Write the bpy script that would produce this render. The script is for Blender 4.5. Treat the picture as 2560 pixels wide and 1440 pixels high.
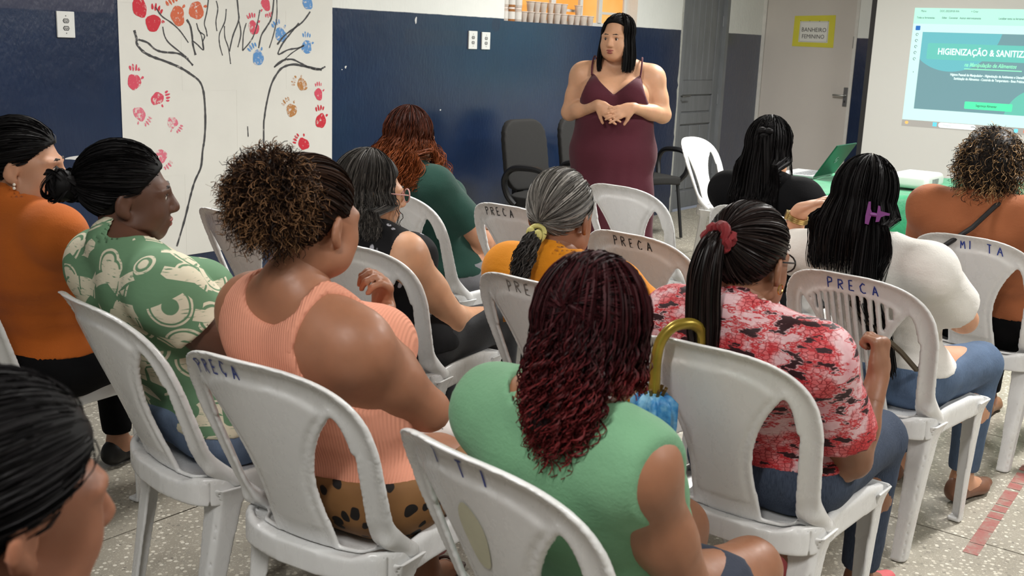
import bpy, math, random
import numpy as np
from mathutils import Vector, Matrix, Quaternion
R_ = random.Random(7)
for o in list(bpy.data.objects):
    bpy.data.objects.remove(o)
SC = bpy.context.scene
COL = SC.collection

# ------------------------------------------------------------------ camera
PITCH, ROLL = math.radians(12.7402), math.radians(2.2906)
cd = bpy.data.cameras.new('camera'); cam = bpy.data.objects.new('camera', cd); COL.objects.link(cam)
_fw = Vector((0, math.cos(PITCH), -math.sin(PITCH))); _up0 = Vector((0, math.sin(PITCH), math.cos(PITCH))); _rt0 = Vector((1, 0, 0))
_rt = _rt0 * math.cos(ROLL) + _up0 * math.sin(ROLL); _up = _up0 * math.cos(ROLL) - _rt0 * math.sin(ROLL)
cam.matrix_world = Matrix(((_rt.x, _up.x, -_fw.x, 0), (_rt.y, _up.y, -_fw.y, 0), (_rt.z, _up.z, -_fw.z, 1.5), (0, 0, 0, 1)))
cd.sensor_width = 36; cd.lens = 2740 / 2560 * 36; cd.clip_start = .05; cd.clip_end = 60
cd.dof.use_dof = True; cd.dof.focus_distance = 3.9; cd.dof.aperture_fstop = 9.0
SC.camera = cam
# ------------------------------------------------------------------ world, exposure
w = bpy.data.worlds.new('world'); SC.world = w; w.use_nodes = True
w.node_tree.nodes['Background'].inputs[0].default_value = (.75, .8, .9, 1); w.node_tree.nodes['Background'].inputs[1].default_value = .25
vs = SC.view_settings; vs.view_transform = 'Standard'; vs.look = 'None'; vs.gamma = 1; vs.exposure = 0.0; vs.use_curve_mapping = False

# room frame: back wall runs along U from P0, N points into the room
TH = math.radians(37.3)
U = Vector((math.sin(TH), math.cos(TH), 0)); N = Vector((math.cos(TH), -math.sin(TH), 0)); Z = Vector((0, 0, 1))
P0 = Vector((1.50319, 10.16512, 0)); SC_CORNER = 1.507
K0 = P0 + U * SC_CORNER
def bw(s, z, off=0.0):           # point on the back wall
    return P0 + U * s + N * off + Z * z
def sw(s, z, off=0.0):           # point on the screen wall
    return K0 + N * s - U * off + Z * z
M_BW = Matrix(((U.x, N.x, 0, P0.x), (U.y, N.y, 0, P0.y), (0, 0, 1, 0), (0, 0, 0, 1)))          # x along wall, y into room (left-handed)
# right handed frames: x = along wall seen from the room left->right, y = into the wall, z up
M_BACK = Matrix(((U.x, -N.x, 0, P0.x), (U.y, -N.y, 0, P0.y), (0, 0, 1, 0), (0, 0, 0, 1)))
M_SCRN = Matrix(((N.x, U.x, 0, K0.x), (N.y, U.y, 0, K0.y), (0, 0, 1, 0), (0, 0, 0, 1)))
ROOM_S0, ROOM_N1, ROOM_H = -11.0, 8.6, 2.85

# ------------------------------------------------------------------ ceiling lights (fluorescent battens)
def area(name, loc, rot, sx, sy, power, col):
    l = bpy.data.lights.new(name, 'AREA'); l.shape = 'RECTANGLE'; l.size = sx; l.size_y = sy; l.energy = power; l.color = col
    o = bpy.data.objects.new(name, l); COL.objects.link(o); o.location = loc; o.rotation_euler = rot; return o
LAMPS = [(-2.2, 2.0, 132), (-3.7, 4.6, 145), (-6.4, 1.9, 50), (-6.4, 6.2, 60), (-9.2, 4.4, 60)]     # (along wall, into room, watts)
for i, (s, n, pw) in enumerate(LAMPS):
    p = P0 + U * s + N * n
    area('ceiling_tube_light', (p.x, p.y, ROOM_H - .115), (0, 0, math.atan2(U.y, U.x)), 1.2, .16, pw, (1, .98, .95))

# ------------------------------------------------------------------ helpers: objects
def link(o, parent=None):
    COL.objects.link(o)
    if parent is not None: o.parent = parent
    return o
def tag(o, label=None, cat=None, group=None, kind=None):
    if label: o['label'] = label
    if cat: o['category'] = cat
    if group: o['group'] = group
    if kind: o['kind'] = kind
    return o
def empty(name, loc=(0, 0, 0), rz=0.0, mw=None):
    o = bpy.data.objects.new(name, None); COL.objects.link(o); o.empty_display_size = .1
    if mw is not None: o.matrix_world = mw
    else: o.location = loc; o.rotation_euler = (0, 0, rz)
    return o
def mesh_np(name, v, f, smooth=True):
    me = bpy.data.meshes.new(name)
    v = np.asarray(v, np.float32)
    if isinstance(f, np.ndarray):
        nf, k = f.shape
        me.vertices.add(len(v)); me.vertices.foreach_set('co', v.ravel())
        me.loops.add(nf * k); me.loops.foreach_set('vertex_index', f.astype(np.int32).ravel())
        me.polygons.add(nf); me.polygons.foreach_set('loop_start', np.arange(0, nf * k, k, dtype=np.int32))
        me.polygons.foreach_set('loop_total', np.full(nf, k, np.int32))
        if smooth: me.polygons.foreach_set('use_smooth', np.ones(nf, bool))
        me.update(calc_edges=True); me.validate()
    else:
        me.from_pydata([tuple(map(float, q)) for q in v], [], f); me.update()
        if smooth: me.polygons.foreach_set('use_smooth', [True] * len(me.polygons))
    return me
def obj(name, me, m, parent=None, loc=None, mw=None):
    if m is not None:
        me.materials.clear(); me.materials.append(m)
    o = bpy.data.objects.new(name, me); link(o, parent)
    if mw is not None: o.matrix_world = mw
    if loc is not None: o.location = loc
    return o
class MB:
    """collects simple solids, builds ONE mesh"""
    def __init__(s): s.v = []; s.f = []
    def add(s, v, f):
        b = len(s.v); s.v += [tuple(q) for q in v]; s.f += [tuple(i + b for i in q) for q in f]; return s
    def box(s, lo, hi, bev=0.0):
        x0, y0, z0 = lo; x1, y1, z1 = hi
        if bev <= 0:
            return s.add([(x0,y0,z0),(x1,y0,z0),(x1,y1,z0),(x0,y1,z0),(x0,y0,z1),(x1,y0,z1),(x1,y1,z1),(x0,y1,z1)],
                     [(0,3,2,1),(4,5,6,7),(0,1,5,4),(1,2,6,5),(2,3,7,6),(3,0,4,7)])
        import bmesh
        bm = bmesh.new(); bmesh.ops.create_cube(bm, size=1)
        for q in bm.verts:
            q.co = Vector(((x0+x1)/2 + q.co.x*(x1-x0), (y0+y1)/2 + q.co.y*(y1-y0), (z0+z1)/2 + q.co.z*(z1-z0)))
        bmesh.ops.bevel(bm, geom=bm.edges[:], offset=bev, segments=2, profile=.5, affect='EDGES')
        bm.verts.index_update()
        s.add([q.co[:] for q in bm.verts], [[q.index for q in f.verts] for f in bm.faces]); bm.free(); return s
    def tube(s, pts, r, n=8, cap=True):
        pts = [Vector(p) for p in pts]; m = len(pts); rr = r if hasattr(r, '__len__') else [r] * m
        t0 = (pts[1] - pts[0]).normalized(); a = t0.orthogonal().normalized(); vs_ = []
        for i in range(m):
            t = (pts[min(i+1, m-1)] - pts[max(i-1, 0)]).normalized()
            a = (a - t * a.dot(t)).normalized(); b = t.cross(a)
            for k in range(n):
                q = 2 * math.pi * k / n; vs_.append(pts[i] + (a * math.cos(q) + b * math.sin(q)) * rr[i])
        fs = [(i*n+k, i*n+(k+1) % n, (i+1)*n+(k+1) % n, (i+1)*n+k) for i in range(m-1) for k in range(n)]
        if cap: fs += [tuple(range(n-1, -1, -1)), tuple(range((m-1)*n, m*n))]
        return s.add(vs_, fs)
    def lathe(s, prof, n=20, c=(0, 0, 0)):
        vs_ = []
        for r, z in prof:
            for k in range(n):
                q = 2 * math.pi * k / n; vs_.append((c[0] + r*math.cos(q), c[1] + r*math.sin(q), c[2] + z))
        m = len(prof)
        fs = [(i*n+k, i*n+(k+1) % n, (i+1)*n+(k+1) % n, (i+1)*n+k) for i in range(m-1) for k in range(n)]
        return s.add(vs_, fs)
    def prism(s, poly, y0, y1):          # poly in xz, counter clockwise seen from -y
        n = len(poly)
        vs_ = [(x, y0, z) for x, z in poly] + [(x, y1, z) for x, z in poly]
        fs = [tuple(range(n)), tuple(range(2*n-1, n-1, -1))] + [(i, i+n, (i+1) % n + n, (i+1) % n) for i in range(n)]
        return s.add(vs_, fs)
    def build(s, name, m, parent=None, smooth=False, mw=None, loc=None):
        me = bpy.data.meshes.new(name); me.from_pydata([tuple(map(float, q)) for q in s.v], [], s.f); me.update()
        if smooth:
            me.polygons.foreach_set('use_smooth', [True] * len(me.polygons))
            try: me.set_sharp_from_angle(angle=math.radians(40))
            except Exception: pass
        return obj(name, me, m, parent, mw=mw, loc=loc)
def struct(o): o['kind'] = 'structure'; return o
def catmull(P, n=8):
    P = [Vector(p) for p in P]; out = []
    for i in range(len(P) - 1):
        a = P[max(i-1, 0)]; b = P[i]; c = P[i+1]; d = P[min(i+2, len(P)-1)]
        for k in range(n):
            t = k / n
            out.append(.5 * ((2*b) + (c - a)*t + (2*a - 5*b + 4*c - d)*t*t + (3*b - a - 3*c + d)*t*t*t))
    out.append(P[-1]); return out

# ------------------------------------------------------------------ helpers: materials
def srgb(r, g, b):
    f = lambda c: (c/255/12.92 if c/255 <= .04045 else ((c/255+.055)/1.055)**2.4)
    return (f(r), f(g), f(b), 1)
class NT:
    def __init__(s, name):
        s.m = bpy.data.materials.new(name); s.m.use_nodes = True; s.t = s.m.node_tree; s.n = s.t.nodes; s.l = s.t.links
        s.b = s.n['Principled BSDF']
    def node(s, t, **kw):
        q = s.n.new(t)
        for k, v in kw.items():
            if k.startswith('i_'):
                key = k[2:]; key = int(key) if key.isdigit() else key.replace('_', ' ')
                q.inputs[key].default_value = v
            else: setattr(q, k, v)
        return q
    def put(s, a, b): s.l.new(a, b)
    def val(s, v):
        return v
    def set(s, key, v):
        i = s.b.inputs[key]
        if isinstance(v, bpy.types.NodeSocket): s.l.new(v, i)
        else: i.default_value = v
    def math(s, op, a, b=None, c=None):
        q = s.n.new('ShaderNodeMath'); q.operation = op
        for i, v in enumerate((a, b, c)):
            if v is None: continue
            if isinstance(v, bpy.types.NodeSocket): s.l.new(v, q.inputs[i])
            else: q.inputs[i].default_value = v
        return q.outputs[0]
    def mix(s, f, a, b):
        q = s.n.new('ShaderNodeMix'); q.data_type = 'RGBA'
        for i, v in ((0, f), (6, a), (7, b)):
            if isinstance(v, bpy.types.NodeSocket): s.l.new(v, q.inputs[i])
            else: q.inputs[i].default_value = v
        return q.outputs[2]
    def coord(s, kind='Object', scale=(1, 1, 1), rot=(0, 0, 0), loc=(0, 0, 0)):
        tc = s.n.new('ShaderNodeTexCoord'); mp = s.n.new('ShaderNodeMapping')
        s.l.new(tc.outputs[kind], mp.inputs[0]); mp.inputs[1].default_value = loc; mp.inputs[2].default_value = rot; mp.inputs[3].default_value = scale
        return mp.outputs[0]
    def noise(s, vec, scale, detail=3, rough=.5):
        q = s.n.new('ShaderNodeTexNoise'); s.l.new(vec, q.inputs['Vector']); q.inputs['Scale'].default_value = scale
        q.inputs['Detail'].default_value = detail; q.inputs['Roughness'].default_value = rough; return q.outputs[0]
    def voro(s, vec, scale, feature='F1', out='Distance', rand=1.0):
        q = s.n.new('ShaderNodeTexVoronoi'); q.feature = feature; s.l.new(vec, q.inputs['Vector']); q.inputs['Scale'].default_value = scale
        q.inputs['Randomness'].default_value = rand; return q.outputs[out]
    def ramp(s, f, stops, interp='LINEAR'):
        q = s.n.new('ShaderNodeValToRGB'); s.l.new(f, q.inputs[0]); cr = q.color_ramp; cr.interpolation = interp
        while len(cr.elements) < len(stops): cr.elements.new(.5)
        for e, (p, c) in zip(cr.elements, stops): e.position = p; e.color = c if len(c) == 4 else (*c, 1)
        return q.outputs[0]
    def step(s, f, lo, hi):      # smooth 0..1
        q = s.n.new('ShaderNodeMapRange'); s.l.new(f, q.inputs[0]); q.inputs[1].default_value = lo; q.inputs[2].default_value = hi
        q.interpolation_type = 'SMOOTHSTEP'; return q.outputs[0]
    def bump(s, h, strength=.3, dist=.01):
        q = s.n.new('ShaderNodeBump'); s.l.new(h, q.inputs['Height']); q.inputs['Strength'].default_value = strength; q.inputs['Distance'].default_value = dist
        s.l.new(q.outputs[0], s.b.inputs['Normal'])
    def sep(s, vec):
        q = s.n.new('ShaderNodeSeparateXYZ'); s.l.new(vec, q.inputs[0]); return q.outputs
_mats = {}
def mat(name, col, rough=.5, var=.0, vscale=6, bump=0, bscale=60, spec=.5, metal=0, sub=0, coat=0, emit=None, estr=0, sheen=0):
    if name in _mats: return _mats[name]
    t = NT(name); t.set('Roughness', rough); t.set('Metallic', metal); t.set('Specular IOR Level', spec)
    if var > 0 or bump > 0: c = t.coord()
    if var > 0:
        f = t.noise(c, vscale, 4)
        lo = tuple(x*(1-var) for x in col[:3]) + (1,); hi = tuple(min(1, x*(1+var)) for x in col[:3]) + (1,)
        t.set('Base Color', t.ramp(f, [(.3, lo), (.7, hi)]))
    else: t.set('Base Color', col)
    if bump > 0: t.bump(t.noise(c, bscale, 3), bump, .004)
    if sub > 0:
        t.set('Subsurface Weight', sub); t.set('Subsurface Radius', (.02, .008, .004)); t.set('Subsurface Scale', .25)
    if coat: t.set('Coat Weight', coat)
    if sheen: t.set('Sheen Weight', sheen)
    if emit: t.set('Emission Color', emit); t.set('Emission Strength', estr)
    _mats[name] = t.m; return t.m
# ------------------------------------------------------------------ signed distance modelling
def V3(p): return np.array(p[:], np.float32) if not isinstance(p, np.ndarray) else p.astype(np.float32)
def smin(a, b, k):
    h = np.clip(.5 + .5*(b - a)/k, 0, 1); return b + (a - b)*h - k*h*(1 - h)
class Cone:
    def __init__(s, a, b, ra, rb=None, flat=None, tag='', k=None, k0=None):
        s.a, s.b, s.ra, s.rb = V3(a), V3(b), ra, (ra if rb is None else rb); s.flat = flat; s.tag = tag; s.k = k
    def bounds(s):
        r = max(s.ra, s.rb) * (max(1, s.flat[1]) if s.flat else 1); return np.minimum(s.a, s.b) - r, np.maximum(s.a, s.b) + r
    def d(s, X, Y, Zc, off=0):
        ba = s.b - s.a; L = float(ba @ ba) + 1e-9
        px, py, pz = X - s.a[0], Y - s.a[1], Zc - s.a[2]
        t = np.clip((px*ba[0] + py*ba[1] + pz*ba[2]) / L, 0, 1)
        px = px - t*ba[0]; py = py - t*ba[1]; pz = pz - t*ba[2]
        r = s.ra + (s.rb - s.ra)*t + off
        if s.flat:
            ax, f = s.flat; q = (px*ax[0] + py*ax[1] + pz*ax[2]); g = (1/f - 1)*q
            px = px + g*ax[0]; py = py + g*ax[1]; pz = pz + g*ax[2]
            return (np.sqrt(px*px + py*py + pz*pz) - r) * min(1, f)
        return np.sqrt(px*px + py*py + pz*pz) - r
class Ell:
    def __init__(s, c, rad, M=None, tag='', k=None):
        s.c = V3(c); s.r = np.array(rad, np.float32); s.M = np.eye(3, dtype=np.float32) if M is None else np.array([list(q) for q in M], np.float32); s.tag = tag; s.k = k   # M columns = axes
    def bounds(s):
        e = np.sqrt(((s.M * s.r)**2).sum(1)); return s.c - e, s.c + e
    def d(s, X, Y, Zc, off=0):
        r = s.r + off; x, y, z = X - s.c[0], Y - s.c[1], Zc - s.c[2]; M = s.M
        a = x*M[0,0] + y*M[1,0] + z*M[2,0]; b = x*M[0,1] + y*M[1,1] + z*M[2,1]; c = x*M[0,2] + y*M[1,2] + z*M[2,2]
        k0 = np.sqrt((a/r[0])**2 + (b/r[1])**2 + (c/r[2])**2); k1 = np.sqrt((a/r[0]**2)**2 + (b/r[1]**2)**2 + (c/r[2]**2)**2) + 1e-6
        return k0*(k0 - 1)/k1
class Field:
    def __init__(s, lo, hi, vox):
        s.lo = np.array(lo, np.float32); s.vox = vox; s.n = np.maximum(4, np.ceil((np.array(hi) - s.lo)/vox).astype(int) + 1)
        s.a = np.full(s.n, .25, np.float32)
        s.x = (s.lo[0] + vox*np.arange(s.n[0])).astype(np.float32)[:, None, None]; s.y = (s.lo[1] + vox*np.arange(s.n[1])).astype(np.float32)[None, :, None]
        s.z = (s.lo[2] + vox*np.arange(s.n[2])).astype(np.float32)[None, None, :]
    def sub(s, lo, hi):
        i0 = np.clip(np.floor((lo - s.lo)/s.vox).astype(int), 0, s.n - 1); i1 = np.clip(np.ceil((hi - s.lo)/s.vox).astype(int) + 1, 0, s.n)
        return tuple(slice(a, b) for a, b in zip(i0, i1))
    def add(s, p, k=.02, off=0, neg=False):
        kk = p.k if p.k is not None else k
        lo, hi = p.bounds(); pad = kk + max(off, 0) + 2.5*s.vox
        S = s.sub(lo - pad, hi + pad)
        if any(q.stop <= q.start for q in S): return
        d = p.d(s.x[S[0]], s.y[:, S[1]], s.z[:, :, S[2]], off)
        cur = s.a[S]
        s.a[S] = -smin(-cur, d, kk) if neg else smin(cur, d, kk)
    def mesh(s, name):
        v, f = surface_nets(s.a, s.lo, s.vox); return v, f
def surface_nets(a, lo, vox):
    a = np.pad(a, 1, constant_values=.2); lo = np.asarray(lo) - vox
    neg = a < 0
    c = np.zeros(tuple(n - 1 for n in a.shape), np.int8)
    for i in (0, 1):
        for j in (0, 1):
            for k in (0, 1): c += neg[i:a.shape[0]-1+i, j:a.shape[1]-1+j, k:a.shape[2]-1+k]
    act = (c > 0) & (c < 8); idx = np.argwhere(act)
    if len(idx) == 0: return np.zeros((0, 3)), np.zeros((0, 4), int)
    vid = np.full(act.shape, -1, np.int64); vid[act] = np.arange(len(idx))
    corner = np.array([(i, j, k) for i in (0, 1) for j in (0, 1) for k in (0, 1)])
    vals = np.stack([a[idx[:, 0]+q[0], idx[:, 1]+q[1], idx[:, 2]+q[2]] for q in corner], 1)
    pos = np.zeros((len(idx), 3)); cnt = np.zeros(len(idx))
    for e0 in range(8):
        for e1 in range(e0+1, 8):
            if np.abs(corner[e0] - corner[e1]).sum() != 1: continue
            v0, v1 = vals[:, e0], vals[:, e1]; m = (v0 < 0) != (v1 < 0)
            t = np.where(m, v0/np.where(m, v0 - v1, 1), 0)
            p = corner[e0] + t[:, None]*(corner[e1] - corner[e0]); pos += np.where(m[:, None], p, 0); cnt += m
    v = (idx + pos/cnt[:, None])*vox + lo
    quads = []
    for ax in range(3):
        o1, o2 = [q for q in range(3) if q != ax]
        if ax == 1: o1, o2 = o2, o1
        sl0 = [slice(1, -1)]*3; sl0[ax] = slice(0, -1); sl1 = [slice(1, -1)]*3; sl1[ax] = slice(1, None)
        n0, n1 = neg[tuple(sl0)], neg[tuple(sl1)]; ed = np.argwhere(n0 != n1)
        if len(ed) == 0: continue
        inside0 = n0[tuple(ed.T)]
        base = ed.copy(); base[:, o1] += 1; base[:, o2] += 1
        def g(d1, d2):
            q = base.copy(); q[:, o1] += d1; q[:, o2] += d2; return vid[q[:, 0], q[:, 1], q[:, 2]]
        Q = np.stack([g(-1, -1), g(0, -1), g(0, 0), g(-1, 0)], 1)
        Q[~inside0] = Q[~inside0][:, ::-1]; quads.append(Q)
    f = np.concatenate(quads); return v, f[(f >= 0).all(1)]
def relax(v, f, it=2, lam=.5):
    n = len(v)
    if n == 0: return v
    e = np.concatenate([f[:, [0, 1]], f[:, [1, 2]], f[:, [2, 3]], f[:, [3, 0]]]); i = np.concatenate([e[:, 0], e[:, 1]]); j = np.concatenate([e[:, 1], e[:, 0]])
    deg = np.maximum(np.bincount(i, minlength=n), 1)[:, None]
    for _ in range(it):
        m = np.stack([np.bincount(i, weights=v[j, k], minlength=n) for k in range(3)], 1)/deg; v = v + lam*(m - v)
    return v
def prim_bounds(ps, pad):
    b = [p.bounds() for p in ps]; return np.min([q[0] for q in b], 0) - pad, np.max([q[1] for q in b], 0) + pad
def sdf_mesh(prims, vox=.007, k=.02, off=0, neg=(), post=None, smooth=2, pad=None):
    lo, hi = prim_bounds(prims, (pad or (.02 + max(off, 0))))
    F = Field(lo, hi, vox)
    for p in prims: F.add(p, k, off)
    for p in neg: F.add(p, k if p.k is None else p.k, 0, True)
    if post is not None: F.a = post(F, F.a)
    v, f = F.mesh(''); return relax(v, f, smooth, .5), f
def vnoise(X, Y, Zc, s, seed=0):
    """cheap smooth pseudo noise, -1..1"""
    r = random.Random(seed); out = 0
    for i in range(5):
        a = [r.uniform(-1, 1) for _ in range(3)]; L = math.sqrt(sum(q*q for q in a)); fr = s*(.6 + .35*i); ph = r.uniform(0, 6.28)
        out = out + np.sin((X*a[0] + Y*a[1] + Zc*a[2])*fr/L*6.28 + ph)/(1 + .25*i)
    return out/3.2
# ------------------------------------------------------------------ wall paint (white above, glossy navy dado below)
def wall_mat(name, back=True):
    t = NT(name); c = t.coord('Object'); xyz = t.sep(c)
    n1 = t.noise(c, 1.3, 5, .6); n2 = t.noise(c, 9, 4, .6); n3 = t.noise(c, 45, 3, .6)
    edge = t.math('ADD', xyz[2], t.math('MULTIPLY', t.math('SUBTRACT', n2, .5), .008))
    up = t.step(edge, 1.643, 1.649)
    white = t.ramp(n1, [(.3, srgb(214, 216, 212)), (.7, srgb(226, 227, 222))])
    navy = t.ramp(n1, [(.25, srgb(11, 28, 56)), (.6, srgb(14, 36, 68)), (.8, srgb(18, 44, 78))])
    cs = t.coord('Object', scale=(1, 1, 3.2)); sc = t.noise(cs, 7, 6, .75)         # dry scuffs
    navy = t.mix(t.math('MULTIPLY', t.step(sc, .66, .80), .35), navy, srgb(70, 84, 112))
    if back:
        # greyer older coat on the upper part left of the poster, and an old repainted patch
        left = t.math('MULTIPLY', t.math('LESS_THAN', xyz[0], -5.8), t.step(edge, 1.548, 1.556))
        up = t.math('MULTIPLY', up, t.math('GREATER_THAN', xyz[0], -5.8))
        navy = t.mix(left, navy, srgb(48, 52, 74))
        px = t.math('MULTIPLY', t.math('MULTIPLY', t.step(xyz[0], -3.75, -3.7), t.step(xyz[0], -3.08, -3.12)), t.math('MULTIPLY', t.step(edge, 1.44, 1.45), t.step(edge, 1.55, 1.54)))
        navy = t.mix(t.math('MULTIPLY', px, .6), navy, srgb(24, 34, 60))
        blot = t.math('SUBTRACT', t.math('SQRT', t.math('ADD', t.math('POWER', t.math('DIVIDE', t.math('ADD', xyz[0], 2.79), .05), 2), t.math('POWER', t.math('DIVIDE', t.math('SUBTRACT', xyz[2], 1.60), .05), 2))), t.math('MULTIPLY', n2, 1.2))
        navy = t.mix(t.step(blot, .45, .3), navy, srgb(20, 26, 58))
        pl = t.math('MULTIPLY', t.step(t.noise(t.coord('Object', scale=(1, 1, 2.6)), 6, 5, .7), .62, .64), t.math('MULTIPLY', t.step(xyz[0], -2.75, -2.6), t.math('MULTIPLY', t.step(xyz[2], 1.36, 1.40), t.step(xyz[2], 1.52, 1.47))))
        navy = t.mix(t.math('MULTIPLY', pl, .7), navy, srgb(20, 32, 66))
    t.set('Base Color', t.mix(up, navy, white))
    rr = t.math('ADD', t.math('MULTIPLY', up, .35), t.math('ADD', .24, t.math('MULTIPLY', n2, .12)))
    t.set('Roughness', rr); t.set('Specular IOR Level', .5)
    t.set('Coat Weight', t.math('MULTIPLY', t.math('SUBTRACT', 1, up), .9)); t.set('Coat Roughness', .2)
    cb = t.coord('Object', scale=(1, 1, .35)); hb = t.math('ADD', t.math('MULTIPLY', t.noise(cb, 55, 4, .55), 1.1), t.math('MULTIPLY', t.noise(c, 7, 3), 1.6))
    t.bump(hb, .42, .006); return t.m
M_wall = wall_mat('back wall paint'); M_wall2 = wall_mat('side wall paint', False)
M_white = mat('white paint', srgb(222, 222, 217), .6, .04, 3)
M_ceil = mat('ceiling paint', srgb(232, 232, 228), .8)

def boxes(name, M, rects, y0, y1, m):
    b = MB()
    for x0, x1, z0, z1 in rects: b.box((x0, y0, z0), (x1, y1, z1))
    return struct(b.build(name, m, mw=M))
T = .18
DL, DR, DH = -.115, .765, 2.12            # grey door opening on the back wall
WL, WR, WB, WT = -2.70, -.905, 1.632, 2.55  # window
H = ROOM_H
boxes('wall_back', M_BACK, [(ROOM_S0, WL, 0, H), (WL, WR, 0, WB), (WL, WR, WT, H), (WR, DL, 0, H), (DL, DR, DH, H), (DR, SC_CORNER + T, 0, H)], 0, T, M_wall)
BL, BR, BH = .0, .985, 2.12               # toilet door opening on the screen wall
boxes('wall_right', M_SCRN, [(BL, BR, BH, H), (BR, ROOM_N1, 0, H)], 0, T, M_wall2)
b = MB(); b.box((ROOM_S0 - T, -ROOM_N1, 0), (ROOM_S0, 0, H)); struct(b.build('wall_left', M_wall2, mw=M_BACK))
b = MB(); b.box((ROOM_S0, -ROOM_N1 - T, 0), (SC_CORNER, -ROOM_N1, H)); struct(b.build('wall_front', M_wall2, mw=M_BACK))
b = MB(); b.box((ROOM_S0, -ROOM_N1, H), (SC_CORNER + T, T, H + .12)); struct(b.build('ceiling', M_ceil, mw=M_BACK))

# floor: cast terrazzo slabs with recessed joints
def terrazzo():
    t = NT('terrazzo'); c = t.coord('Object')
    g = t.node('ShaderNodeNewGeometry'); tc = g.outputs['Position']
    big = t.noise(tc, 1.1, 4, .6); fine = t.noise(tc, 60, 3)
    base = t.ramp(big, [(.3, srgb(138, 132, 120)), (.7, srgb(162, 156, 142))])
    v1 = t.voro(tc, 62, 'F1'); vc = t.voro(tc, 62, 'F1', 'Color')
    chip = t.step(v1, .42, .30); tone = t.ramp(t.sep(vc)[0], [(.0, srgb(112, 107, 98)), (.35, srgb(164, 159, 147)), (.6, srgb(206, 200, 184)), (.9, srgb(228, 224, 210))])
    colr = t.mix(t.math('MULTIPLY', chip, .75), base, tone)
    v2 = t.voro(tc, 150, 'F1'); colr = t.mix(t.math('MULTIPLY', t.step(v2, .32, .2), .5), colr, srgb(205, 200, 186))
    st = t.noise(tc, 2.7, 6, .7); colr = t.mix(t.math('MULTIPLY', t.step(st, .58, .75), .3), colr, srgb(92, 86, 78))
    t.set('Base Color', colr); t.set('Roughness', t.ramp(st, [(.3, (.34,)*3), (.7, (.55,)*3)])); t.set('Specular IOR Level', .45)
    t.bump(fine, .12, .002); return t.m
M_terr = terrazzo(); M_grout = mat('floor joint', srgb(66, 62, 58), .9)
b = MB(); b.box((ROOM_S0, -ROOM_N1, -.12), (SC_CORNER, 0, -.004)); floor = struct(b.build('floor', M_grout, mw=M_BACK))
SLAB = 1.1
slab_me = {}
s = ROOM_S0; i = 0
while s < SC_CORNER - .01:
    s1 = min(s + SLAB, SC_CORNER); n = 0.0
    while n < ROOM_N1 - .01:
        n1 = min(n + SLAB, ROOM_N1); key = (round(s1 - s, 3), round(n1 - n, 3))
        if key not in slab_me:
            q = MB(); q.box((.003, -key[1] + .003, -.01), (key[0] - .003, -.003, 0)); o = q.build('slab', M_terr, floor); slab_me[key] = o.data
        else: o = obj('slab', slab_me[key], None, floor)
        o.location = (s, -n, 0); n = n1
    s = s1

# ------------------------------------------------------------------ worn red floor marking
def tape_mat():
    t = NT('worn red floor paint'); g = t.node('ShaderNodeNewGeometry'); n = t.noise(g.outputs['Position'], 22, 5, .7)
    t.set('Base Color', t.ramp(n, [(.32, srgb(150, 72, 70)), (.5, srgb(152, 100, 92)), (.66, srgb(146, 134, 122))])); t.set('Roughness', .55); return t.m
def floor_strip(name, a, b, w, label):
    a, b = Vector((*a, 0)), Vector((*b, 0)); d = (b - a).normalized(); q = Vector((-d.y, d.x, 0)) * w/2; m = MB()
    L = (b - a).length; k = 0; t = 0
    while t < L:
        e = min(L, t + R_.uniform(.05, .16)); m.add([a + d*t - q + Z*.0012, a + d*e - q + Z*.0012, a + d*e + q + Z*.0012, a + d*t + q + Z*.0012], [(0, 1, 2, 3)]); t = e + R_.uniform(0, .03)
    o = m.build(name, tape_mat()); tag(o, label, 'floor marking'); return o
floor_strip('floor_marking', (1.454, 3.15), (1.99, 3.93), .045, 'worn red painted line running across the grey terrazzo floor')

# ------------------------------------------------------------------ window with the warm street glow behind
def glow_mat():
    t = NT('backlit frosted pane'); c = t.coord('Object'); n = t.noise(c, 2.2, 3); z = t.sep(c)[0]
    colr = t.ramp(n, [(.35, srgb(255, 164, 66)), (.65, srgb(255, 192, 108))])
    t.set('Base Color', srgb(120, 84, 44)); t.set('Roughness', .4); t.set('Emission Color', colr); t.set('Emission Strength', .88); return t.m
M_glow = glow_mat(); M_frame = mat('window frame paint', srgb(206, 205, 200), .45)
win = struct(empty('window_1', mw=M_BACK))
b = MB(); fy0, fy1 = .115, .15
b.box((WL, fy0, WB), (WR, fy1, WB + .03)); b.box((WL, fy0, WT - .03), (WR, fy1, WT)); b.box((WL, fy0, WB), (WL + .03, fy1, WT)); b.box((WR - .03, fy0, WB), (WR, fy1, WT))
b.build('window_frame', M_frame, win)
cols = [(-2.67, -2.40), (-2.36, -1.99), (-1.93, -1.60), (-1.56, -1.33), (-1.28, -.94)]
for i, (x0, x1) in enumerate(cols):
    if i < len(cols) - 1:
        q = MB(); q.box((x1, fy0 - .01, WB + .03), (cols[i+1][0], fy1, WT - .03)); q.build('mullion', M_frame, win)
    rows = [(WB + .03, 1.735), (1.75, 1.87), (1.885, 2.05), (2.065, 2.25), (2.265, WT - .03)] if i in (0, 2, 4) else [(WB + .03, WT - .03)]
    for j, (z0, z1) in enumerate(rows):
        q = MB(); q.box((x0, .128, z0), (x1, .136, z1)); q.build('window_pane', M_glow, win)
        if j:
            q = MB(); q.box((x0, fy0, z0 - .017), (x1, fy1, z0 + .002)); q.build('glazing_bar', M_frame, win)
M_sill = mat('sill paint', srgb(198, 196, 190), .5)

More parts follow.
